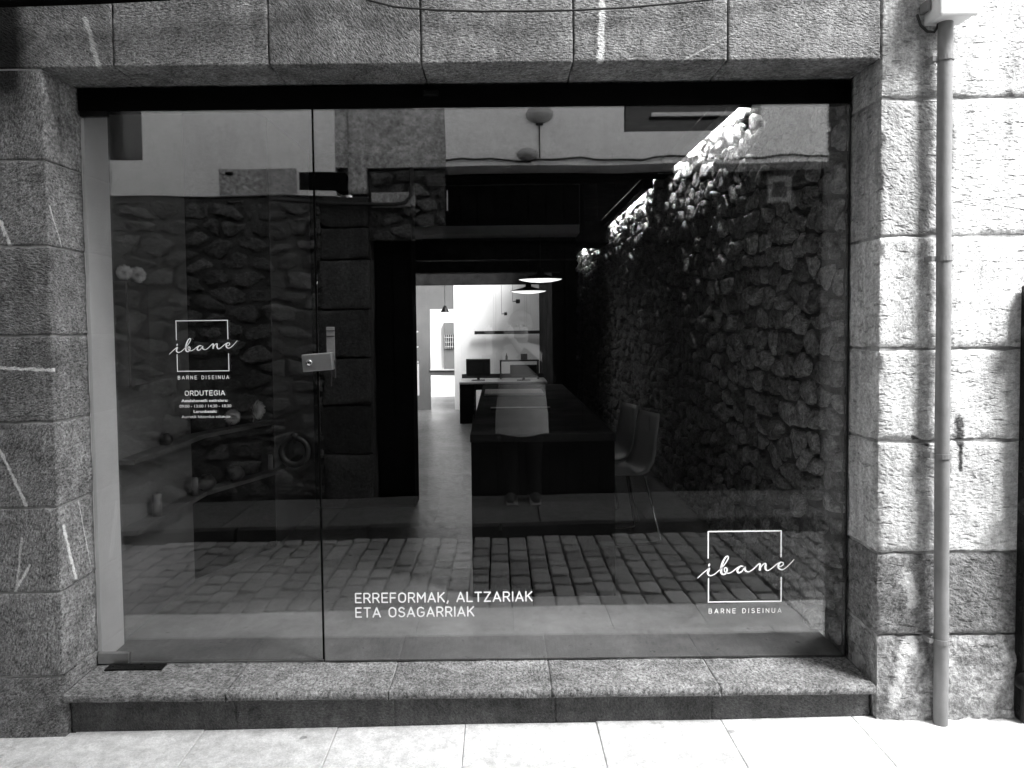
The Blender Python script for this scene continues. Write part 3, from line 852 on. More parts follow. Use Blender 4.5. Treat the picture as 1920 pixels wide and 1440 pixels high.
# ================================================================== GLASS DOOR AND FIXED PANE
def make_text(name, body, x0, x1, zb, cap, mat, parent, off=0.0, space=1.0, y=.2425, align='FIT', skew=0.0):
    cu = bpy.data.curves.new(name, 'FONT')
    cu.body = body; cu.size = 1.0; cu.offset = off; cu.space_character = space; cu.resolution_u = 4; cu.fill_mode = 'FRONT'
    to = bpy.data.objects.new(name, cu); col.objects.link(to)
    dg = bpy.context.evaluated_depsgraph_get(); dg.update()
    me = bpy.data.meshes.new_from_object(to.evaluated_get(dg))
    bpy.data.objects.remove(to); bpy.data.curves.remove(cu)
    xs_ = [v.co.x for v in me.vertices]; mn, mxx = min(xs_), max(xs_)
    sx = (x1-x0)/(mxx-mn)
    capn = .729
    for v in me.vertices:
        X = x0+(v.co.x-mn)*sx; Z = zb+v.co.y*cap/capn
        v.co = Vector((X, y, Z))
    me.materials.clear(); me.name = name
    return link(name, me, mat, parent)

def arc(cx, cy_, rx, ry, a0, a1, n=10):
    return [(cx+rx*math.cos(R(a0+(a1-a0)*k/n)), cy_+ry*math.sin(R(a0+(a1-a0)*k/n))) for k in range(n+1)]
O_ = arc(.35, .66, .33, .34, 0, 180, 12)+arc(.35, .34, .33, .34, 180, 360, 12)
O_.append(O_[0])
STROKES = {   # (advance, polylines) on a cap height of 1, plain geometric capitals with round ends
 'A': (.72, [[(0, 0), (.36, 1), (.72, 0)], [(.12, .30), (.60, .30)]]),
 'B': (.60, [[(0, 0), (0, 1), (.32, 1)]+arc(.34, .765, .22, .235, 90, -90)+[(0, .53)], [(.34, .53)]+arc(.35, .265, .25, .265, 90, -90)+[(0, 0)]]),
 'D': (.64, [[(0, 0), (0, 1), (.26, 1)]+arc(.28, .5, .36, .5, 90, -90, 14)+[(0, 0)]]),
 'E': (.54, [[(.54, 1), (0, 1), (0, 0), (.54, 0)], [(0, .51), (.48, .51)]]),
 'F': (.52, [[(.52, 1), (0, 1), (0, 0)], [(0, .49), (.46, .49)]]),
 'G': (.68, [arc(.35, .66, .33, .34, 35, 180, 10)+arc(.35, .34, .33, .34, 180, 360, 12)+[(.68, .46), (.40, .46)]]),
 'I': (.02, [[(.01, 0), (.01, 1)]]),
 'K': (.60, [[(0, 0), (0, 1)], [(.58, 1), (0, .40)], [(.20, .60), (.60, 0)]]),
 'L': (.50, [[(0, 1), (0, 0), (.50, 0)]]),
 'M': (.74, [[(0, 0), (0, 1), (.37, .36), (.74, 1), (.74, 0)]]),
 'N': (.62, [[(0, 0), (0, 1), (.62, 0), (.62, 1)]]),
 'O': (.70, [O_]),
 'R': (.60, [[(0, 0), (0, 1), (.32, 1)]+arc(.33, .735, .25, .265, 90, -90)+[(0, .47)], [(.33, .47), (.60, 0)]]),
 'S': (.58, [arc(.29, .75, .26, .25, 25, 250, 10)[:-1]+[(.22, .53), (.40, .48)]+arc(.29, .255, .29, .255, 60, -155, 10)]),
 'T': (.62, [[(0, 1), (.62, 1)], [(.31, 1), (.31, 0)]]),
 'U': (.62, [[(0, 1), (0, .31)]+arc(.31, .31, .31, .31, 180, 360, 12)+[(.62, 1)]]),
 'Z': (.60, [[(0, 1), (.60, 1), (0, 0), (.60, 0)]]),
 ',': (.08, [[(.08, .06), (.0, -.16)]]),
 ' ': (.30, []),
}
def stroke_text(name, body, x0, x1, zb, cap, mat, parent, w=.15, space=.30, y=.2440):
    adv = 0; pl = []
    for c in body:
        a, ps = STROKES[c]
        for p in ps: pl.append([(q[0]+adv, q[1]) for q in p])
        adv += a+space
    adv -= space
    sx = (x1-x0)/adv
    mb = MB(); k = 0
    for p in pl:
        ext = []
        for i, q in enumerate(p):
            if ext and math.hypot(q[0]-ext[-1][0], q[1]-ext[-1][1]) < 1e-4: continue
            ext.append(q)
        for i in range(len(ext)-1):        # each straight piece with round ends, so corners stay full
            a = ext[i]; b = ext[i+1]
            mb.tube([(x0+a[0]*sx, 0, zb+a[1]*cap), (x0+b[0]*sx, 0, zb+b[1]*cap)], w*cap/2, 8, caps=False)
        for q in ext:
            mb.lathe([(.00001, w*cap/2), (w*cap/2*.7, w*cap/2*.7), (w*cap/2, 0), (w*cap/2*.7, -w*cap/2*.7), (.00001, -w*cap/2)], c=(x0+q[0]*sx, 0, zb+q[1]*cap), n=8)
    mb.v = [(v[0], y-.0012+(v[1])*.06, v[2]) for v in mb.v]
    return mb.build(name, mat, parent)

# hand-drawn script word of the sign: (x, y, stroke width) in sign units, drawn left to right
SCRIPT = [[(55,822,13),(130,752,15),(195,700,16),(232,672,22),(222,705,32),(211,745,31),(226,776,25),(262,784,17),(312,762,15),(372,712,15),(425,662,15),(478,592,16),(512,532,18),(514,500,20),(492,496,20),(458,535,26),(425,610,33),(408,690,36),(412,745,32),(440,768,26),(474,758,22),(496,718,22),(494,680,22),(470,668,18),(455,694,15),(474,738,16),(520,752,16),(576,728,15),(640,678,15),(700,646,18),(742,652,18)],
          [(742,650,18),(698,648,22),(662,682,31),(652,722,31),(676,744,25),(722,722,18),(768,660,18),(766,702,28),(790,727,24),(832,729,15),(890,692,15),(946,638,16),(988,610,22),(992,650,31),(986,716,31)],
          [(986,700,16),(1010,655,15),(1046,616,18),(1076,614,25),(1070,664,31),(1082,706,25),(1118,714,15),(1182,670,15),(1240,622,15),(1296,594,18),(1334,600,19),(1338,628,18),(1308,652,15),(1270,658,15)],
          [(1296,594,18),(1266,632,30),(1268,676,28),(1296,702,20),(1336,702,15),(1392,664,15),(1450,606,14),(1502,548,12)]]
def smooth_path(pts, n=6):
    out = []
    P_ = [pts[0]]+pts+[pts[-1]]
    for i in range(1, len(P_)-2):
        a, b, c_, d = P_[i-1:i+3]
        for k in range(n):
            t = k/n
            out.append(tuple(.5*((2*b[j])+(-a[j]+c_[j])*t+(2*a[j]-5*b[j]+4*c_[j]-d[j])*t*t+(-a[j]+3*b[j]-3*c_[j]+d[j])*t**3) for j in range(3)))
    out.append(pts[-1]); return out
def emblem(ox, oz, s, mat, parent, y=.2425):
    """square outline open at the sides, with the script word across it"""
    yy = [y]
    def P(x, yv): return Vector((ox+(x-216)*s, yy[0], oz-(yv-118)*s))
    def quad(mb, x0, y0, x1, y1): mb.add([P(x0,y0),P(x1,y0),P(x1,y1),P(x0,y1)], [(0,3,2,1)])
    mb = MB(); w = 9
    quad(mb, 216-w, 112-w+6, 1305+w, 112+w+6)
    quad(mb, 216-w, 112+w+6, 216+w, 525); quad(mb, 1305-w, 112+w+6, 1305+w, 517)
    quad(mb, 220-w, 825, 220+w, 1185-w); quad(mb, 1309-w, 815, 1309+w, 1185-w)
    quad(mb, 220-w, 1185-w, 1309+w, 1185+w)
    mb.build('emblem_frame', mat, parent)
    mb = MB()
    for st in SCRIPT:
        pp = smooth_path(st); vs = []; fs = []
        for i, (x, yv, w2) in enumerate(pp):
            a = pp[max(i-1, 0)]; b = pp[min(i+1, len(pp)-1)]
            dx, dy = b[0]-a[0], b[1]-a[1]; L = math.hypot(dx, dy) or 1
            nx, ny = -dy/L*w2/2, dx/L*w2/2
            vs += [P(x+nx, yv+ny), P(x-nx, yv-ny)]
        for i in range(len(pp)-1): fs.append((2*i, 2*i+1, 2*i+3, 2*i+2))
        mb.add(vs, fs)
        yy[0] -= .00025
    n = 16; vs = [P(229+16*math.cos(6.283*k/n)+5*math.sin(6.283*k/n), 623-25*math.sin(6.283*k/n)) for k in range(n)]
    mb.add(vs, [tuple(range(n))])
    mb.build('script_lettering', mat, parent)
    yy[0] = y

SEAM = -.757
door = empty('glass_door', (XL+.01, GY, ZB), label='frameless glass door with ring pull and white lettering, left of the fixed pane', cat='door')
di = Matrix.Translation((-XL-.01, -GY, -ZB))
def dp(mb, name, mat, **k):
    o = mb.build(name, mat, door, **k); o.matrix_parent_inverse = di; return o
mb = MB(); mb.box(XL+.008, SEAM-.004, .245, .255, .142, 2.446); pane = dp(mb, 'pane', M['glass'])
mb = MB(); mb.box(SEAM-.0038, SEAM+.0012, .2446, .2554, .142, 2.446); dp(mb, 'edge_seal', M['matte_black'])
mb = MB(); mb.box(XL+.006, -1.583, .238, .262, .135, .180, bev=.002); dp(mb, 'patch_fitting', M['steel'])
mb = MB(); mb.box(XL+.006, -1.60, .239, .261, 2.425, 2.447, bev=.002); dp(mb, 'patch_fitting', M['iron'])
rot = Matrix.Translation((-.755, .25, 1.405)) @ Matrix.Rotation(R(-4.0), 4, 'Y')
mb = MB(); mb.box(-.062, .062, -.024, .024, -.036, .036, rot=rot, bev=.003); lk = dp(mb, 'lock_case', M['steel'])
mb = MB(); mb.lathe([(.0125, -.0245), (.0125, -.030), (.010, -.032), (.0085, -.0305), (.0001, -.0305)], c=(-.788, .25, 1.404), n=20, axis='Y'); cyl = mb.build('lock_cylinder', M['chrome'], lk)
mb = MB(); mb.box(-.7890, -.7870, .2190, .2194, 1.400, 1.4075); mb.build('keyhole', M['matte_black'], lk)
# ring pull
mb = MB(); rp = []
for k in range(41):
    a = 2*math.pi*k/40; rp.append(Vector((-.853+.0545*math.sin(a), .214+.004*math.cos(a), 1.036+.0545*math.cos(a))))
mb.tube(rp, [.0112+.0025*(.5-.5*math.cos(2*math.pi*k/40)) for k in range(41)], 12, caps=False); dp(mb, 'ring_pull', M['ring'])
mb = MB(); mb.lathe([(.0001, -.052), (.010, -.051), (.0145, -.046), (.0145, -.036), (.009, -.032), (.009, -.006)], c=(-.851, .25, 1.100), n=20, axis='Y'); mb.tube([(-.851, .214, 1.105), (-.852, .205, 1.085), (-.853, .214, 1.073)], .006, 8); dp(mb, 'ring_boss', M['ring'])
dm = bpy.data.objects.new('door_lettering', None)
col.objects.link(dm); dm.parent = door; dm.matrix_parent_inverse = di
SIGN = dm
emblem(-1.342, 1.583, .2145/1089, M['vinyl'], dm)
stroke_text('lettering', 'BARNE DISEINUA', -1.340, -1.128, 1.3395, .0135, M['vinyl'], dm, w=.17, space=.62)
stroke_text('lettering', 'ORDUTEGIA', -1.313, -1.147, 1.2715, .0185, M['vinyl'], dm, w=.19)
make_text('lettering', 'Astelehenetik ostiralera:', -1.329, -1.135, 1.2440, .0115, M['vinyl'], dm, off=.030)
make_text('lettering', '09:00 - 13:00 / 14:30 - 18:30', -1.337, -1.121, 1.2205, .0125, M['vinyl'], dm, off=.004)
make_text('lettering', 'Larunbatak:', -1.279, -1.182, 1.1985, .0115, M['vinyl'], dm, off=.030)
make_text('lettering', 'Aurretik hitzordua eskatuta', -1.330, -1.127, 1.1765, .0120, M['vinyl'], dm, off=.002)

win = empty('shop_window', (XR-.01, GY, ZB), label='large fixed glass pane of the shop front with white lettering at the bottom', cat='window')
wi = Matrix.Translation((-XR+.01, -GY, -ZB))
def wp(mb, name, mat):
    o = mb.build(name, mat, win); o.matrix_parent_inverse = wi; return o
mb = MB(); mb.box(SEAM+.004, XR-.006, .245, .255, ZB+.006, 2.446); wp(mb, 'pane', M['glass'])
mb = MB(); mb.box(SEAM+.0016, SEAM+.0038, .2447, .2553, ZB+.006, 2.446); wp(mb, 'edge_seal', M['matte_black'])
mb = MB(); mb.box(SEAM+.0045, XR-.007, .243, .257, ZB+.001, ZB+.0055); wp(mb, 'bottom_seal', M['black'])
mb = MB(); mb.box(XR-.0055, XR-.001, .243, .257, ZB+.006, 2.446); wp(mb, 'side_seal', M['black'])
wm = bpy.data.objects.new('window_lettering', None)
col.objects.link(wm); wm.parent = win; wm.matrix_parent_inverse = wi
emblem(.873, .673, .307/1089, M['vinyl'], wm)
stroke_text('lettering', 'BARNE DISEINUA', .876, 1.182, .3235, .0185, M['vinyl'], wm, w=.15, space=.62)
stroke_text('lettering', 'ERREFORMAK, ALTZARIAK', -.617, .128, .3855, .0385, M['vinyl'], wm, w=.165)
stroke_text('lettering', 'ETA OSAGARRIAK', -.617, -.119, .3235, .0385, M['vinyl'], wm, w=.165)
# pale strike plate with dark bolt on the inner side, beside the lock
mb = MB(); mb.box(-.731, -.696, .300, .306, 1.372, 1.551, bev=.002)
sp_ = mb.build('strike_plate', plain('dull_pale_metal', .30, .5, var=.2), label='narrow pale plate with dark bolt hanging behind the glass beside the lock', cat='plate')
mb = MB(); mb.box(-.7315, -.6955, .2965, .2995, 1.533, 1.536); mb.box(-.7315, -.6955, .2965, .2995, 1.510, 1.513); mb.build('slot', M['matte_black'], sp_)
mb = MB(); mb.box(-.704, -.692, .285, .2995, 1.335, 1.41, bev=.002); mb.tube([(-.715, .293, 1.40), (-.709, .29, 1.35), (-.712, .29, 1.30)], .003, 6); mb.build('bolt', M['black'], sp_)
# pivot cover plate on the sill
mb = MB(); mb.box(-1.66, -1.42, .185, .242, ZB+.001, ZB+.010, bev=.002)
mb.build('pivot_cover', M['iron'], label='flat dark metal pivot cover on the sill under the glass door', cat='plate')

# ================================================================== PIPE, BOX, CABLES, IRON BAR ON THE FACADE
pipe = empty('conduit_pipe', (1.70, -.04, ground_z(1.7)), label='grey vertical conduit pipe clipped to the pale stones right of the shop window', cat='pipe')
pi_ = Matrix.Translation((-1.70, .04, -ground_z(1.7)))
def pp_(mb, name, mat, parent=None):
    o = mb.build(name, mat, parent or pipe); o.matrix_parent_inverse = pi_; return o
pz = [2.67, 2.1, 1.6, 1.1, .6, .2, -.012]
mb = MB(); mb.tube([(1.678+.020*(2.67-z)/2.68+.0015*math.sin(z*5), -.040, z) for z in pz], .0262, 18); pp_(mb, 'tube', M['pipe'])
for z in (2.528, 1.784, 1.033, .315):
    x = 1.678+.020*(2.67-z)/2.68
    mb = MB(); mb.lathe([(.0266, -.009), (.031, -.009), (.031, .009), (.0266, .009)], c=(x, -.040, z), n=18, smooth=False)
    mb.box(x-.048, x-.029, -.045, .012, z-.009, z+.009); pp_(mb, 'clip', M['pipe'])
jb = empty('junction_box', (1.683, -.06, 2.655), label='white junction box above the conduit pipe at the top right', cat='box')
ji = Matrix.Translation((-1.683, .06, -2.655))
mb = MB(); mb.box(1.617, 1.749, -.105, -.004, 2.660, 2.95, bev=.006); o = mb.build('body', M['box_white'], jb); o.matrix_parent_inverse = ji
mb = MB(); mb.box(1.612, 1.754, -.125, -.1055, 2.655, 2.955, bev=.008); o = mb.build('lid', M['box_white'], jb); o.matrix_parent_inverse = ji
mb = MB(); mb.box(1.600, 1.616, -.06, -.004, 2.70, 2.74, bev=.004); o = mb.build('lug', M['pipe'], jb); o.matrix_parent_inverse = ji
mb = MB(); mb.tube([(1.588, -.012, 2.70), (1.592, -.03, 2.655), (1.612, -.04, 2.628), (1.640, -.035, 2.628), (1.655, -.03, 2.648), (1.658, -.03, 2.665)], .005, 8)
mb.build('cable_loop', M['cable'], label='short black cable loop below the white junction box', cat='cable')
cp = [(-.62,2.86),(-.48,2.782),(-.38,2.757),(-.22,2.745),(-.058,2.738),(.12,2.735),(.295,2.737),(.50,2.747),(.708,2.762),(1.1,2.80),(1.45,2.85)]
mb = MB(); mb.tube([(x*.99, -.022-.004*math.sin(x*9), 1.55+(z-1.55)*.991) for x, z in cp], .0042, 8)
mb.build('hanging_cable', M['cable'], label='thin black cable sagging across the lintel stones above the window', cat='cable')
mb = MB(); mb.tube([(-3.5, -.05, 2.74), (-2.2, -.05, 2.762), (-1.87, -.05, 2.768), (-1.5, -.05, 2.776), (-1.15, -.05, 2.79), (-.6, -.05, 2.84)], .019, 10)
mb.build('cable_bundle', M['matte_black'], label='thick black cable bundle along the top left of the stone wall', cat='cable')
bar = empty('iron_bar', (2.02, -.04, ground_z(2)), label='dark iron bar with round hinge bosses at the right edge of the stone wall', cat='bar')
bi = Matrix.Translation((-2.02, .04, -ground_z(2)))
mb = MB(); mb.box(2.002, 2.055, -.055, -.005, -.005, 1.68, bev=.006); o = mb.build('upright', M['iron'], bar); o.matrix_parent_inverse = bi
for z in (1.50, .838, .160):
    mb = MB(); mb.lathe([(.0001, -.105), (.022, -.102), (.032, -.088), (.034, -.06), (.034, -.0555)], c=(2.006, 0, z), n=16, axis='Y'); o = mb.build('hinge_boss', M['iron'], bar); o.matrix_parent_inverse = bi

# ================================================================== FURNITURE AND THINGS INSIDE
cnt = empty('work_table', (.22, 2.6, FZ), label='long dark solid work table running back from the window', cat='table')
ci_ = Matrix.Translation((-.22, -2.6, -FZ))
def ch(mb, name, mat, e, inv):
    o = mb.build(name, mat, e); o.matrix_parent_inverse = inv; return o
mb = MB(); mb.box(-.155, .60, 1.0, 4.36, .945, .985, bev=.003); ch(mb, 'table_top', M['table'], cnt, ci_)
mb = MB(); mb.box(-.150, .595, 1.004, 1.05, FZ+.001, .944); ch(mb, 'end_panel', M['matte_black'], cnt, ci_)
mb = MB(); mb.box(-.150, .595, 4.30, 4.35, FZ+.001, .944); ch(mb, 'end_panel', M['matte_black'], cnt, ci_)
mb = MB(); mb.box(-.146, -.11, 1.052, 4.298, FZ+.001, .944); ch(mb, 'side_panel', M['matte_black'], cnt, ci_)
mb = MB(); mb.box(-.12, .36, 3.20, 3.62, .986, 1.004, bev=.002); mb.build('white_board', M['paper'], label='flat white board lying across the dark work table', cat='board')
mb = MB(); mb.box(-.06, .34, 2.15, 2.23, .986, .998, bev=.002); mb.build('black_ruler', M['black'], label='flat black bar lying on the work table nearer the window', cat='bar')
mb = MB(); mb.tube([(-.165, 1.9, .985), (-.175, 1.9, .9), (-.18, 1.92, .75), (-.172, 1.93, .68), (-.166, 1.9, .72)], .004, 6); mb.build('table_cord', M['cable'], label='thin black cord hanging from the left edge of the work table', cat='cord')

def make_chair(loc, rz, label):
    e = empty('shell_chair', loc, rz, label=label, cat='chair', group='pale shell chairs beside the work table')
    prof = [(.225, .83), (.215, .80), (.195, .70), (.185, .60), (.165, .52), (.12, .462), (.05, .44), (-.06, .445), (-.16, .455), (-.21, .445)]
    wd = [.125, .14, .15, .155, .16, .17, .18, .18, .175, .16]
    vs = []; fs = []; n = len(prof); ny = 6
    for sgn in (0, 1):
        for i, (x, z) in enumerate(prof):
            a = prof[max(0, i-1)]; b = prof[min(n-1, i+1)]; d = Vector((b[0]-a[0], 0, b[1]-a[1])).normalized(); nn = Vector((-d.z, 0, d.x))
            for k in range(ny+1):
                t = 2*k/ny-1
                dish = .016*(t*t)
                p = Vector((x, wd[i]*t, z)) + nn*(-dish if i < 6 else dish*-1) + nn*(.006 if sgn else -.006)
                vs.append(p)
    W_ = ny+1
    for i in range(n-1):
        for k in range(ny):
            a = i*W_+k; fs.append((a, a+1, a+W_+1, a+W_)); b = n*W_+a; fs.append((b, b+W_, b+W_+1, b+1))
    for i in range(n-1):
        for k in (0, ny):
            a = i*W_+k; b = n*W_+a; fs.append((a, a+W_, b+W_, b) if k == 0 else (a, b, b+W_, a+W_))
    for k in range(ny):
        for i in (0, n-1):
            a = i*W_+k; b = n*W_+a; fs.append((a, b, b+1, a+1) if i == 0 else (a, a+1, b+1, b))
    mb = MB(); mb.add(vs, fs, True); mb.build('shell', M['chair'], e)
    for s in (-1, 1):
        mb = MB(); mb.tube([(-.15, s*.14, .435), (-.19, s*.19, .02), (-.17, s*.195, .010), (.17, s*.195, .010), (.19, s*.19, .02), (.10, s*.14, .435)], .009, 8); mb.build('leg', M['chrome'], e)
    return e
make_chair((.80, 2.08, FZ), R(16), 'pale shell chair nearest the window, right of the work table')
make_chair((.76, 2.62, FZ), R(14), 'pale shell chair behind the nearest one, right of the work table')

def pendant(x, y, z, rr, top, label, lit=True):
    e = empty('pendant_lamp', (x, y, z), label=label, cat='lamp', group='flat pendant lamps over the table' if lit else None)
    if lit:
        mb = MB(); mb.lathe([(rr, 0), (rr*.995, .006), (rr*.5, .035), (.035, .055), (.030, .11), (.001, .112)], n=40); mb.build('shade', M['black'], e)
        mb = MB(); mb.lathe([(.0001, -.030), (rr*.5, -.022), (rr*.85, -.008), (rr*.97, .002)], n=40); o = mb.build('diffuser', M['lamp_on'], e)
        mb = MB(); mb.tube([(0, 0, .11), (0, 0, top-z)], .003, 6); mb.build('cord', M['cable'], e)
    else:
        mb = MB(); mb.lathe([(rr, 0), (rr*.6, .05), (.02, .10), (.001, .105)], n=24); mb.build('shade', M['iron'], e)
        mb = MB(); mb.tube([(0, 0, .1), (0, 0, top-z)], .004, 6); mb.build('cord', M['cable'], e)
    return e
pendant(.41, 4.55, 1.990, .215, 2.42, 'lit flat pendant lamp nearer the window, over the table end')
pendant(.355, 6.10, 1.945, .212, 2.42, 'lit flat pendant lamp further back, in front of the white wall')
pendant(-.838, 9.10, 1.765, .072, 2.42, 'small dark cone pendant lamp in front of the bright rear window', lit=False)

# lamps washing the top of the rubble wall
for (y0, y1, lab) in ((1.42, 3.30, 'lit lamp strip at the top of the rubble wall, nearest the window'), (4.15, 6.9, 'lit lamp strip at the top of the rubble wall, middle bay'), (7.9, 10.6, 'lit lamp strip at the top of the rubble wall, rear bay')):
    e = empty('light_strip', (1.40, (y0+y1)/2, 2.86), label=lab, cat='lamp', group='lamp strips washing the rubble wall')
    inv = Matrix.Translation((-1.40, -(y0+y1)/2, -2.86))
    mb = MB(); mb.box(1.335, 1.342, y0, y1, 2.79, 2.884); mb.box(1.3425, 1.402, y0, y1, 2.79, 2.795); mb.box(1.336, 1.43, y0-.006, y0-.001, 2.785, 2.884); mb.box(1.336, 1.43, y1+.001, y1+.006, 2.785, 2.884); ch(mb, 'housing', M['matte_black'], e, inv)
    mb = MB(); mb.box(1.392, 1.404, y0+.02, y1-.02, 2.868, 2.880); ch(mb, 'diffuser', M['strip_on'], e, inv)

desk = empty('office_desk', (.06, 8.4, FZ), label='dark office desk against the white back wall', cat='desk')
dki = Matrix.Translation((-.06, -8.4, -FZ))
mb = MB(); mb.box(-.575, -.36, 8.12, 8.9, FZ+.001, .705); ch(mb, 'pedestal', M['matte_black'], desk, dki)
mb = MB(); mb.box(-.58, .70, 8.10, 8.95, .706, .735, bev=.002); ch(mb, 'desk_top', plain('desk_top_grey', .35, .35, var=.1), desk, dki)
mb = MB(); mb.box(-.58, .70, 8.96, 8.99, .55, .80); ch(mb, 'modesty_panel', M['black'], desk, dki)
def monitor(x, y, z, w, h, label):
    e = empty('monitor', (x, y, z), label=label, cat='monitor', group='monitors on the office desk')
    mb = MB(); mb.box(-w/2, w/2, -.015, .015, .06, .06+h, bev=.004); mb.build('housing', M['black'], e)
    mb = MB(); mb.box(-w/2+.012, w/2-.012, -.0175, -.0155, .072, .048+h); mb.build('screen', M['screen'], e)
    mb = MB(); mb.box(-.02, .02, .005, .02, .01, .06); mb.box(-.1, .1, -.06, .06, .0, .01); mb.build('stand', M['black'], e)
monitor(-.31, 8.45, .736, .36, .26, 'black monitor at the left end of the office desk')
monitor(.36, 8.35, .736, .40, .17, 'low dark monitor under the shelf frame on the office desk')
sf = empty('shelf_frame', (.30, 8.7, .736), label='thin black shelf frame standing on the office desk', cat='shelf')
sfi = Matrix.Translation((-.30, -8.7, -.736))
mb = MB(); mb.box(.01, .60, 8.58, 8.80, 1.005, 1.025); ch(mb, 'shelf_board', M['black'], sf, sfi)
for x in (.012, .575):
    mb = MB(); mb.box(x, x+.022, 8.59, 8.79, .737, 1.004); ch(mb, 'post', M['black'], sf, sfi)
mb = MB(); mb.lathe([(.0001, 0), (.018, 0), (.018, .055), (.007, .075), (.007, .10), (.0001, .10)], c=(.115, 8.69, 1.026), n=14); mb.build('bottle', M['vase'], label='small dark bottle on the black shelf frame', cat='bottle')
mb = MB(); mb.box(.33, .43, 8.68, 8.70, 1.026, 1.115, bev=.003); mb.build('picture_block', plain('mid_grey_print', .12, .6, var=.3, vscale=20), label='small square grey picture standing on the black shelf frame', cat='picture')
rail = empty('hanging_rail', (.14, 9.9, 1.43), label='long black rail hung level in front of the white back wall', cat='rail')
mb = MB(); mb.box(-.545, .54, -.02, .02, -.028, .028); mb.build('bar', M['black'], rail)
for x in (-.22, -.19, .30, .33):
    mb = MB(); mb.tube([(x, 0, .028), (x, 0, 1.2)], .0015, 5); mb.build('wire', plain('grey_wire', .3, .5), rail)
for i, (x, z, s) in enumerate(((.118, 1.74, .026), (.325, 1.945, .034))):
    e = empty('spot_lamp', (x, 9.85, z), label='lower small black spot lamp hung before the white wall' if i == 0 else 'upper small black spot lamp hung before the white wall', cat='lamp', group='small spot lamps before the white wall')
    mb = MB(); mb.box(-s, s, -s, s, -s, s, bev=.004); mb.build('head', M['black'], e)
    mb = MB(); mb.tube([(-s*2.6, .05, 0), (-s*2.6, .05, .5 if i == 0 else .3)], .003, 5); mb.box(-s*2.6, -s, .045, .055, -.006, .006); mb.build('cord', M['cable'], e)
# small shelf with boxes by the left edge of the rear room
sb = empty('wall_rack', (-1.42, 9.6, .5), label='pale rack with white sheets on the grey wall beyond the partition', cat='rack')
sbi = Matrix.Translation((1.42, -9.6, -.5))
for z in (.95, 1.2, 1.45):
    mb = MB(); mb.box(-1.515, -1.33, 9.4, 9.75, z, z+.02); ch(mb, 'shelf', M['off_white'], sb, sbi)
mb = MB(); mb.box(-1.50, -1.32, 9.5, 9.7, .42, .93); ch(mb, 'sheet', M['paper'], sb, sbi)

# left niche: shelves, cupboard, flowers, candles, pots
def shelf(z, name, label):
    mb = MB()
    pts = [(-1.742, .47), (-1.640, .47), (-1.640, 1.30), (-1.39, 1.99), (-1.40, 2.6), (-1.452, 2.6), (-1.458, 2.0), (-1.742, 1.325)]
    n = len(pts)
    mb.add([Vector((x, y, z-.022)) for x, y in pts]+[Vector((x, y, z)) for x, y in pts], [tuple(range(n-1, -1, -1)), tuple(range(n, 2*n))]+[(i, (i+1) % n, n+(i+1) % n, n+i) for i in range(n)])
    return mb.build(name, plain('shelf_'+name, .09, .6, var=.1), label=label, cat='shelf', group='shelves in the left niche')
shelf(.962, 'wall_shelf', 'upper grey shelf following the left wall behind the glass door')
shelf(.640, 'wall_shelf', 'lower grey shelf following the left wall behind the glass door')
cb = empty('wall_cupboard', (-1.69, .58, 1.29), label='narrow dark cupboard on the left wall beside the white return', cat='cupboard')
mb = MB(); mb.box(-.04, .03, -.10, .10, 0, .475, bev=.003); mb.build('carcass', plain('cupboard_grey', .075, .6, var=.15), cb)
mb = MB(); mb.box(.031, .04, -.095, .095, .006, .47, bev=.002); mb.build('front', plain('cupboard_front', .085, .6, var=.15), cb)
def pompom(x, y, z, rr, label, stem=None):
    e = empty('pompom_flower', (x, y, z), label=label, cat='flower', group='pale pompom flowers in the left niche')
    rg = random.Random(int(x*1000+y*77)); mb = MB()
    for i in range(260):
        zz = 1-2*(i+.5)/260; a = i*2.39996; q = math.sqrt(1-zz*zz)
        d = Vector((q*math.cos(a), q*math.sin(a), zz)); L = rr*rg.uniform(.88, 1.06)
        u = d.orthogonal().normalized()*rr*.055; w = d.cross(u).normalized()*rr*.055
        b = d*rr*.55
        mb.add([b+u, b-u*.5+w*.87, b-u*.5-w*.87, d*L+u*.4, d*L-u*.2+w*.35, d*L-u*.2-w*.35], [(0,1,4,3),(1,2,5,4),(2,0,3,5),(3,4,5)], True)
    mb.build('petals', M['pompom'], e)
    if stem:
        mb = MB(); mb.tube([(0, 0, -rr*.5)] + [tuple(Vector(s)-Vector((x, y, z))) for s in stem], .003, 6); mb.build('stem', M['vase'], e)
pompom(-1.675, .50, 1.805, .036, 'pale pompom flower on the cupboard, next to the white return')
pompom(-1.665, .60, 1.800, .040, 'pale pompom flower on the cupboard, on its outer end')
pompom(-1.545, 1.86, 1.035, .070, 'larger pale pompom flower standing on the upper grey shelf', [(-1.53, 1.8, .98), (-1.52, 1.75, .966)])
pompom(-1.590, 1.60, 1.022, .048, 'smaller pale pompom flower left of the larger one on the shelf', [(-1.58, 1.52, .985), (-1.57, 1.45, .968)])
for (x, y, z, h, rr, lab) in ((-1.672, .75, .641, .105, .022, 'pale candle nearest the glass on the lower shelf'), (-1.665, 1.20, .641, .095, .016, 'slim pale candle in the middle of the lower shelf'), (-1.47, 1.93, .641, .095, .014, 'slim pale candle at the far end of the lower shelf')):
    e = empty('candle', (x, y, z), label=lab, cat='candle', group='candles on the lower shelf')
    mb = MB(); mb.lathe([(.0001, 0), (rr, 0), (rr, h), (rr*.8, h+.003), (.0001, h+.002)], n=18); mb.build('wax', M['candle'], e)
    mb = MB(); mb.tube([(0, 0, h), (.002, 0, h+.012)], .0012, 5); mb.build('wick', M['black'], e)
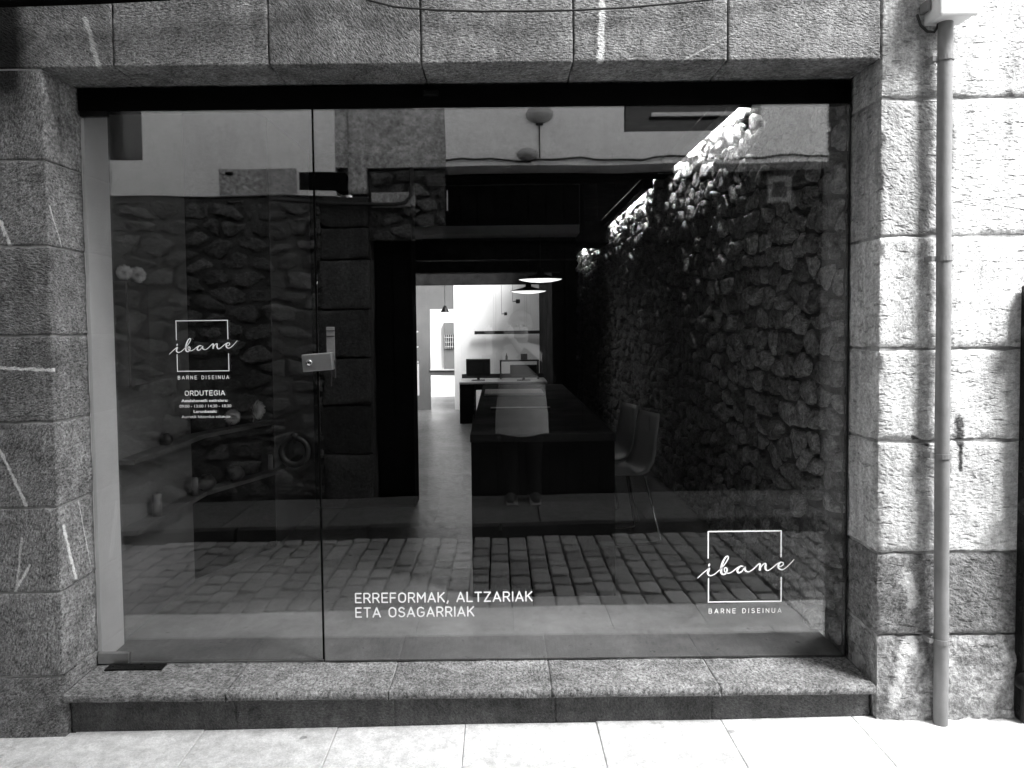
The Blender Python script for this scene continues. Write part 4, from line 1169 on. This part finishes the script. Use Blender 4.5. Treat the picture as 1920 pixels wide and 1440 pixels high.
for (x, y, z, rr, lab) in ((-1.655, 1.34, .641, .052, 'dark round pot between the candles, nearer the glass'), (-1.585, 1.60, .641, .055, 'dark round pot between the candles, further in'), (-1.69, .92, .963, .035, 'dark glossy pot on the upper shelf under the cupboard')):
    mb = MB(); mb.lathe([(.0001, 0), (rr*.6, 0), (rr*.95, rr*.5), (rr, rr*.85), (rr*.8, rr*1.3), (rr*.5, rr*1.5), (rr*.55, rr*1.62), (rr*.42, rr*1.6), (rr*.4, rr*.9), (.0001, rr*.4)], c=(x, y, z), n=24)
    mb.build('round_pot', M['vase'], label=lab, cat='pot', group='dark round pots in the left niche')

# ================================================================== PERSON TAKING THE PICTURE (mirrored faintly in the glass)
pz0 = .045
person = empty('person', (.19, -3.10, pz0), label='person in long pale shirt and dark trousers holding a phone, mirrored in the glass', cat='person')
pinv = Matrix.Translation((-.19, 3.10, -pz0))
def skin(name, verts, edges, mat, root=0, sub=2):
    me = bpy.data.meshes.new(name); me.from_pydata([v[:3] for v in verts], edges, [])
    o = bpy.data.objects.new(name, me); col.objects.link(o)
    md = o.modifiers.new('skin', 'SKIN'); md.use_smooth_shade = True
    sk = me.skin_vertices[0].data
    for i, v in enumerate(verts):
        rr = v[3]; sk[i].radius = (rr, rr) if not isinstance(rr, tuple) else rr
        sk[i].use_root = (i == root)
    ss = o.modifiers.new('sub', 'SUBSURF'); ss.levels = sub; ss.render_levels = sub
    dg = bpy.context.evaluated_depsgraph_get(); dg.update()
    m2 = bpy.data.meshes.new_from_object(o.evaluated_get(dg)); m2.name = name
    bpy.data.objects.remove(o); m2.materials.clear()
    for p in m2.polygons: p.use_smooth = True
    return m2
px_, py_ = .19, -3.10
bv = [(px_, py_, .90, .125), (px_, py_, 1.02, .115), (px_, py_, 1.20, .125), (px_, py_+.005, 1.33, .085), (px_, py_+.01, 1.40, .05), (px_-.01, py_+.03, 1.47, .075), (px_-.01, py_+.03, 1.555, .078),
      (px_+.16, py_, 1.315, .055), (px_+.215, py_+.05, 1.10, .042), (.165, -2.985, 1.34, .030), (.105, -2.985, 1.44, .026),
      (px_-.16, py_, 1.315, .055), (-.06, py_+.05, 1.10, .042), (-.085, -2.99, 1.33, .030), (-.085, -2.985, 1.44, .026),
      (px_+.09, py_, .80, .085), (px_+.095, py_+.02, .46, .058), (px_+.10, py_, .12, .040),
      (px_-.09, py_, .80, .085), (px_-.095, py_+.02, .46, .058), (px_-.10, py_, .12, .040)]
be = [(0,1),(1,2),(2,3),(3,4),(4,5),(5,6),(3,7),(7,8),(8,9),(9,10),(3,11),(11,12),(12,13),(13,14),(0,15),(15,16),(16,17),(0,18),(18,19),(19,20)]
me = skin('body', bv, be, M['skin'])
bm = bmesh.new(); bm.from_mesh(me)
def tube_into(pts, rs, n=8):
    t_ = MB(); t_.tube(pts, rs, n); base = [bm.verts.new(v) for v in t_.v]
    for f in t_.f:
        try: bm.faces.new([base[i] for i in f]).smooth = True
        except ValueError: pass
for s, hx in ((1, .095), (-1, -.085)):
    w0 = Vector((hx, -2.985, 1.43)); pc = Vector((s*.088, -2.992, 1.495))
    tube_into([w0, w0.lerp(pc, .5), pc, pc+Vector((-s*.004, 0, .035))], [.026, .034, .037, .028], 10)
    for k, (dz, L) in enumerate(((.040, .052), (.022, .060), (.004, .056), (-.014, .044))):
        b = pc+Vector((s*.006, -.006, dz)); tube_into([b, b+Vector((-s*.014, -.018, .004)), b+Vector((-s*(.014+L*.45), -.020, .006)), b+Vector((-s*(.012+L*.9), -.014, .006))], [.0095, .0092, .0082, .006], 8)
    b = pc+Vector((-s*.006, .012, -.03)); tube_into([b, b+Vector((-s*.022, .016, .010)), b+Vector((-s*.044, .012, .030))], [.012, .0105, .007], 8)
# nose, ears
tube_into([(px_-.01, py_+.098, 1.545), (px_-.01, py_+.122, 1.51), (px_-.01, py_+.100, 1.50)], [.008, .013, .010], 8)
for s in (-1, 1): tube_into([(px_-.01+s*.072, py_+.02, 1.55), (px_-.01+s*.086, py_+.018, 1.535), (px_-.01+s*.075, py_+.025, 1.50)], [.010, .014, .008], 8)
bm.to_mesh(me); bm.free()
body = link('body', me, M['skin'], person); body.matrix_parent_inverse = pinv
for s in (-1, 1):
    mb = MB(); mb.lathe([(.0001, .012), (.009, .009), (.011, 0)], c=(px_-.01+s*.032, py_+.098, 1.545), n=10, axis='Y'); o = mb.build('eye', M['black'], body)
mb = MB(); mb.tube([(px_-.035, py_+.098, 1.468), (px_-.01, py_+.106, 1.465), (px_+.015, py_+.098, 1.468)], .006, 6); mb.build('mouth', M['cloth_dark'], body)
# hair
vs = []; fs = []; n1, n2 = 24, 14
for j in range(n2+1):
    th = math.pi*j/n2*.78
    for i in range(n1):
        a = 2*math.pi*i/n1; d = Vector((math.sin(th)*math.cos(a), math.sin(th)*math.sin(a), math.cos(th)))
        rr = .108+.022*fbm(d*4, 3)
        if d.y > .25 and d.z < .45: rr = .070
        vs.append(Vector((px_-.01, py_+.015, 1.555))+Vector((d.x*rr, d.y*rr*1.05, d.z*rr*1.05)))
for j in range(n2):
    for i in range(n1): fs.append((j*n1+i, (j+1)*n1+i, (j+1)*n1+(i+1) % n1, j*n1+(i+1) % n1))
mb = MB(); mb.add(vs, fs, True); o = mb.build('hair', M['hair'], person); o.matrix_parent_inverse = pinv
# shirt: body, sleeves
prof = [(.075, .06, 1.395), (.15, .085, 1.375), (.20, .115, 1.31), (.205, .135, 1.20), (.195, .14, 1.05), (.20, .145, .92), (.212, .155, .80), (.220, .16, .70), (.222, .158, .625)]
vs = []; fs = []; n = 32
for (a_, b_, z) in prof:
    for i in range(n):
        a = 2*math.pi*i/n; k = 1+.05*noise.noise(Vector((math.cos(a)*3, math.sin(a)*3, z*3)))*max(0, (1.4-z)*2)
        vs.append(Vector((px_+a_*k*math.cos(a), py_+b_*k*math.sin(a), z+(.01*math.sin(3*a) if z < .65 else 0))))
for j in range(len(prof)-1):
    for i in range(n): fs.append((j*n+i, (j+1)*n+i, (j+1)*n+(i+1) % n, j*n+(i+1) % n))
mb = MB(); mb.add(vs, fs, True); shirt = mb.build('shirt', M['cloth_white'], person); shirt.matrix_parent_inverse = pinv
for s, pts in ((1, [(px_+.13, py_, 1.335), (px_+.175, py_+.01, 1.27), (px_+.225, py_+.05, 1.09), (px_+.195, py_+.08, 1.13), (.175, -2.987, 1.32)]), (-1, [(px_-.13, py_, 1.335), (px_-.18, py_+.01, 1.27), (-.066, py_+.05, 1.09), (-.072, py_+.08, 1.12), (-.086, -2.99, 1.31)])):
    mb = MB(); mb.tube(smooth_path([(p[0], p[1], p[2]) for p in pts], 5), .058, 14)
    o = mb.build('sleeve', M['cloth_dark'], shirt)
for s in (-1, 1):
    mb = MB(); x = px_+s*.095
    mb.tube([(x, py_, .86), (x, py_+.005, .70), (x, py_+.02, .46), (x, py_, .25), (x, py_-.005, .10)], [.095, .088, .070, .060, .062], 16); o = mb.build('trouser_leg', M['cloth_dark'], person); o.matrix_parent_inverse = pinv
    mb = MB(); mb.tube([(x, py_-.06, .085), (x, py_+.0, .09), (x+s*.008, py_+.09, .080), (x+s*.012, py_+.17, .072)], [.040, .046, .042, .022], 12)
    sh = mb.build('shoe', M['shoe'], person); sh.matrix_parent_inverse = pinv
    mb = MB(); mb.box(x-.045, x+.05, py_-.10, py_+.19, .042, .062, bev=.009); mb.build('sole', M['sole'], sh)
ph = empty('phone', (0, -2.985, 1.53), label='black phone held up in both hands, mirrored in the glass', cat='phone')
mb = MB(); mb.box(-.075, .075, -.004, .004, -.036, .036, bev=.004); mb.build('housing', M['black'], ph)
mb = MB(); mb.lathe([(.0001, .0065), (.005, .0065), (.005, .0042)], c=(-.062, 0, .022), n=12, axis='Y'); mb.build('lens', M['screen'], ph)
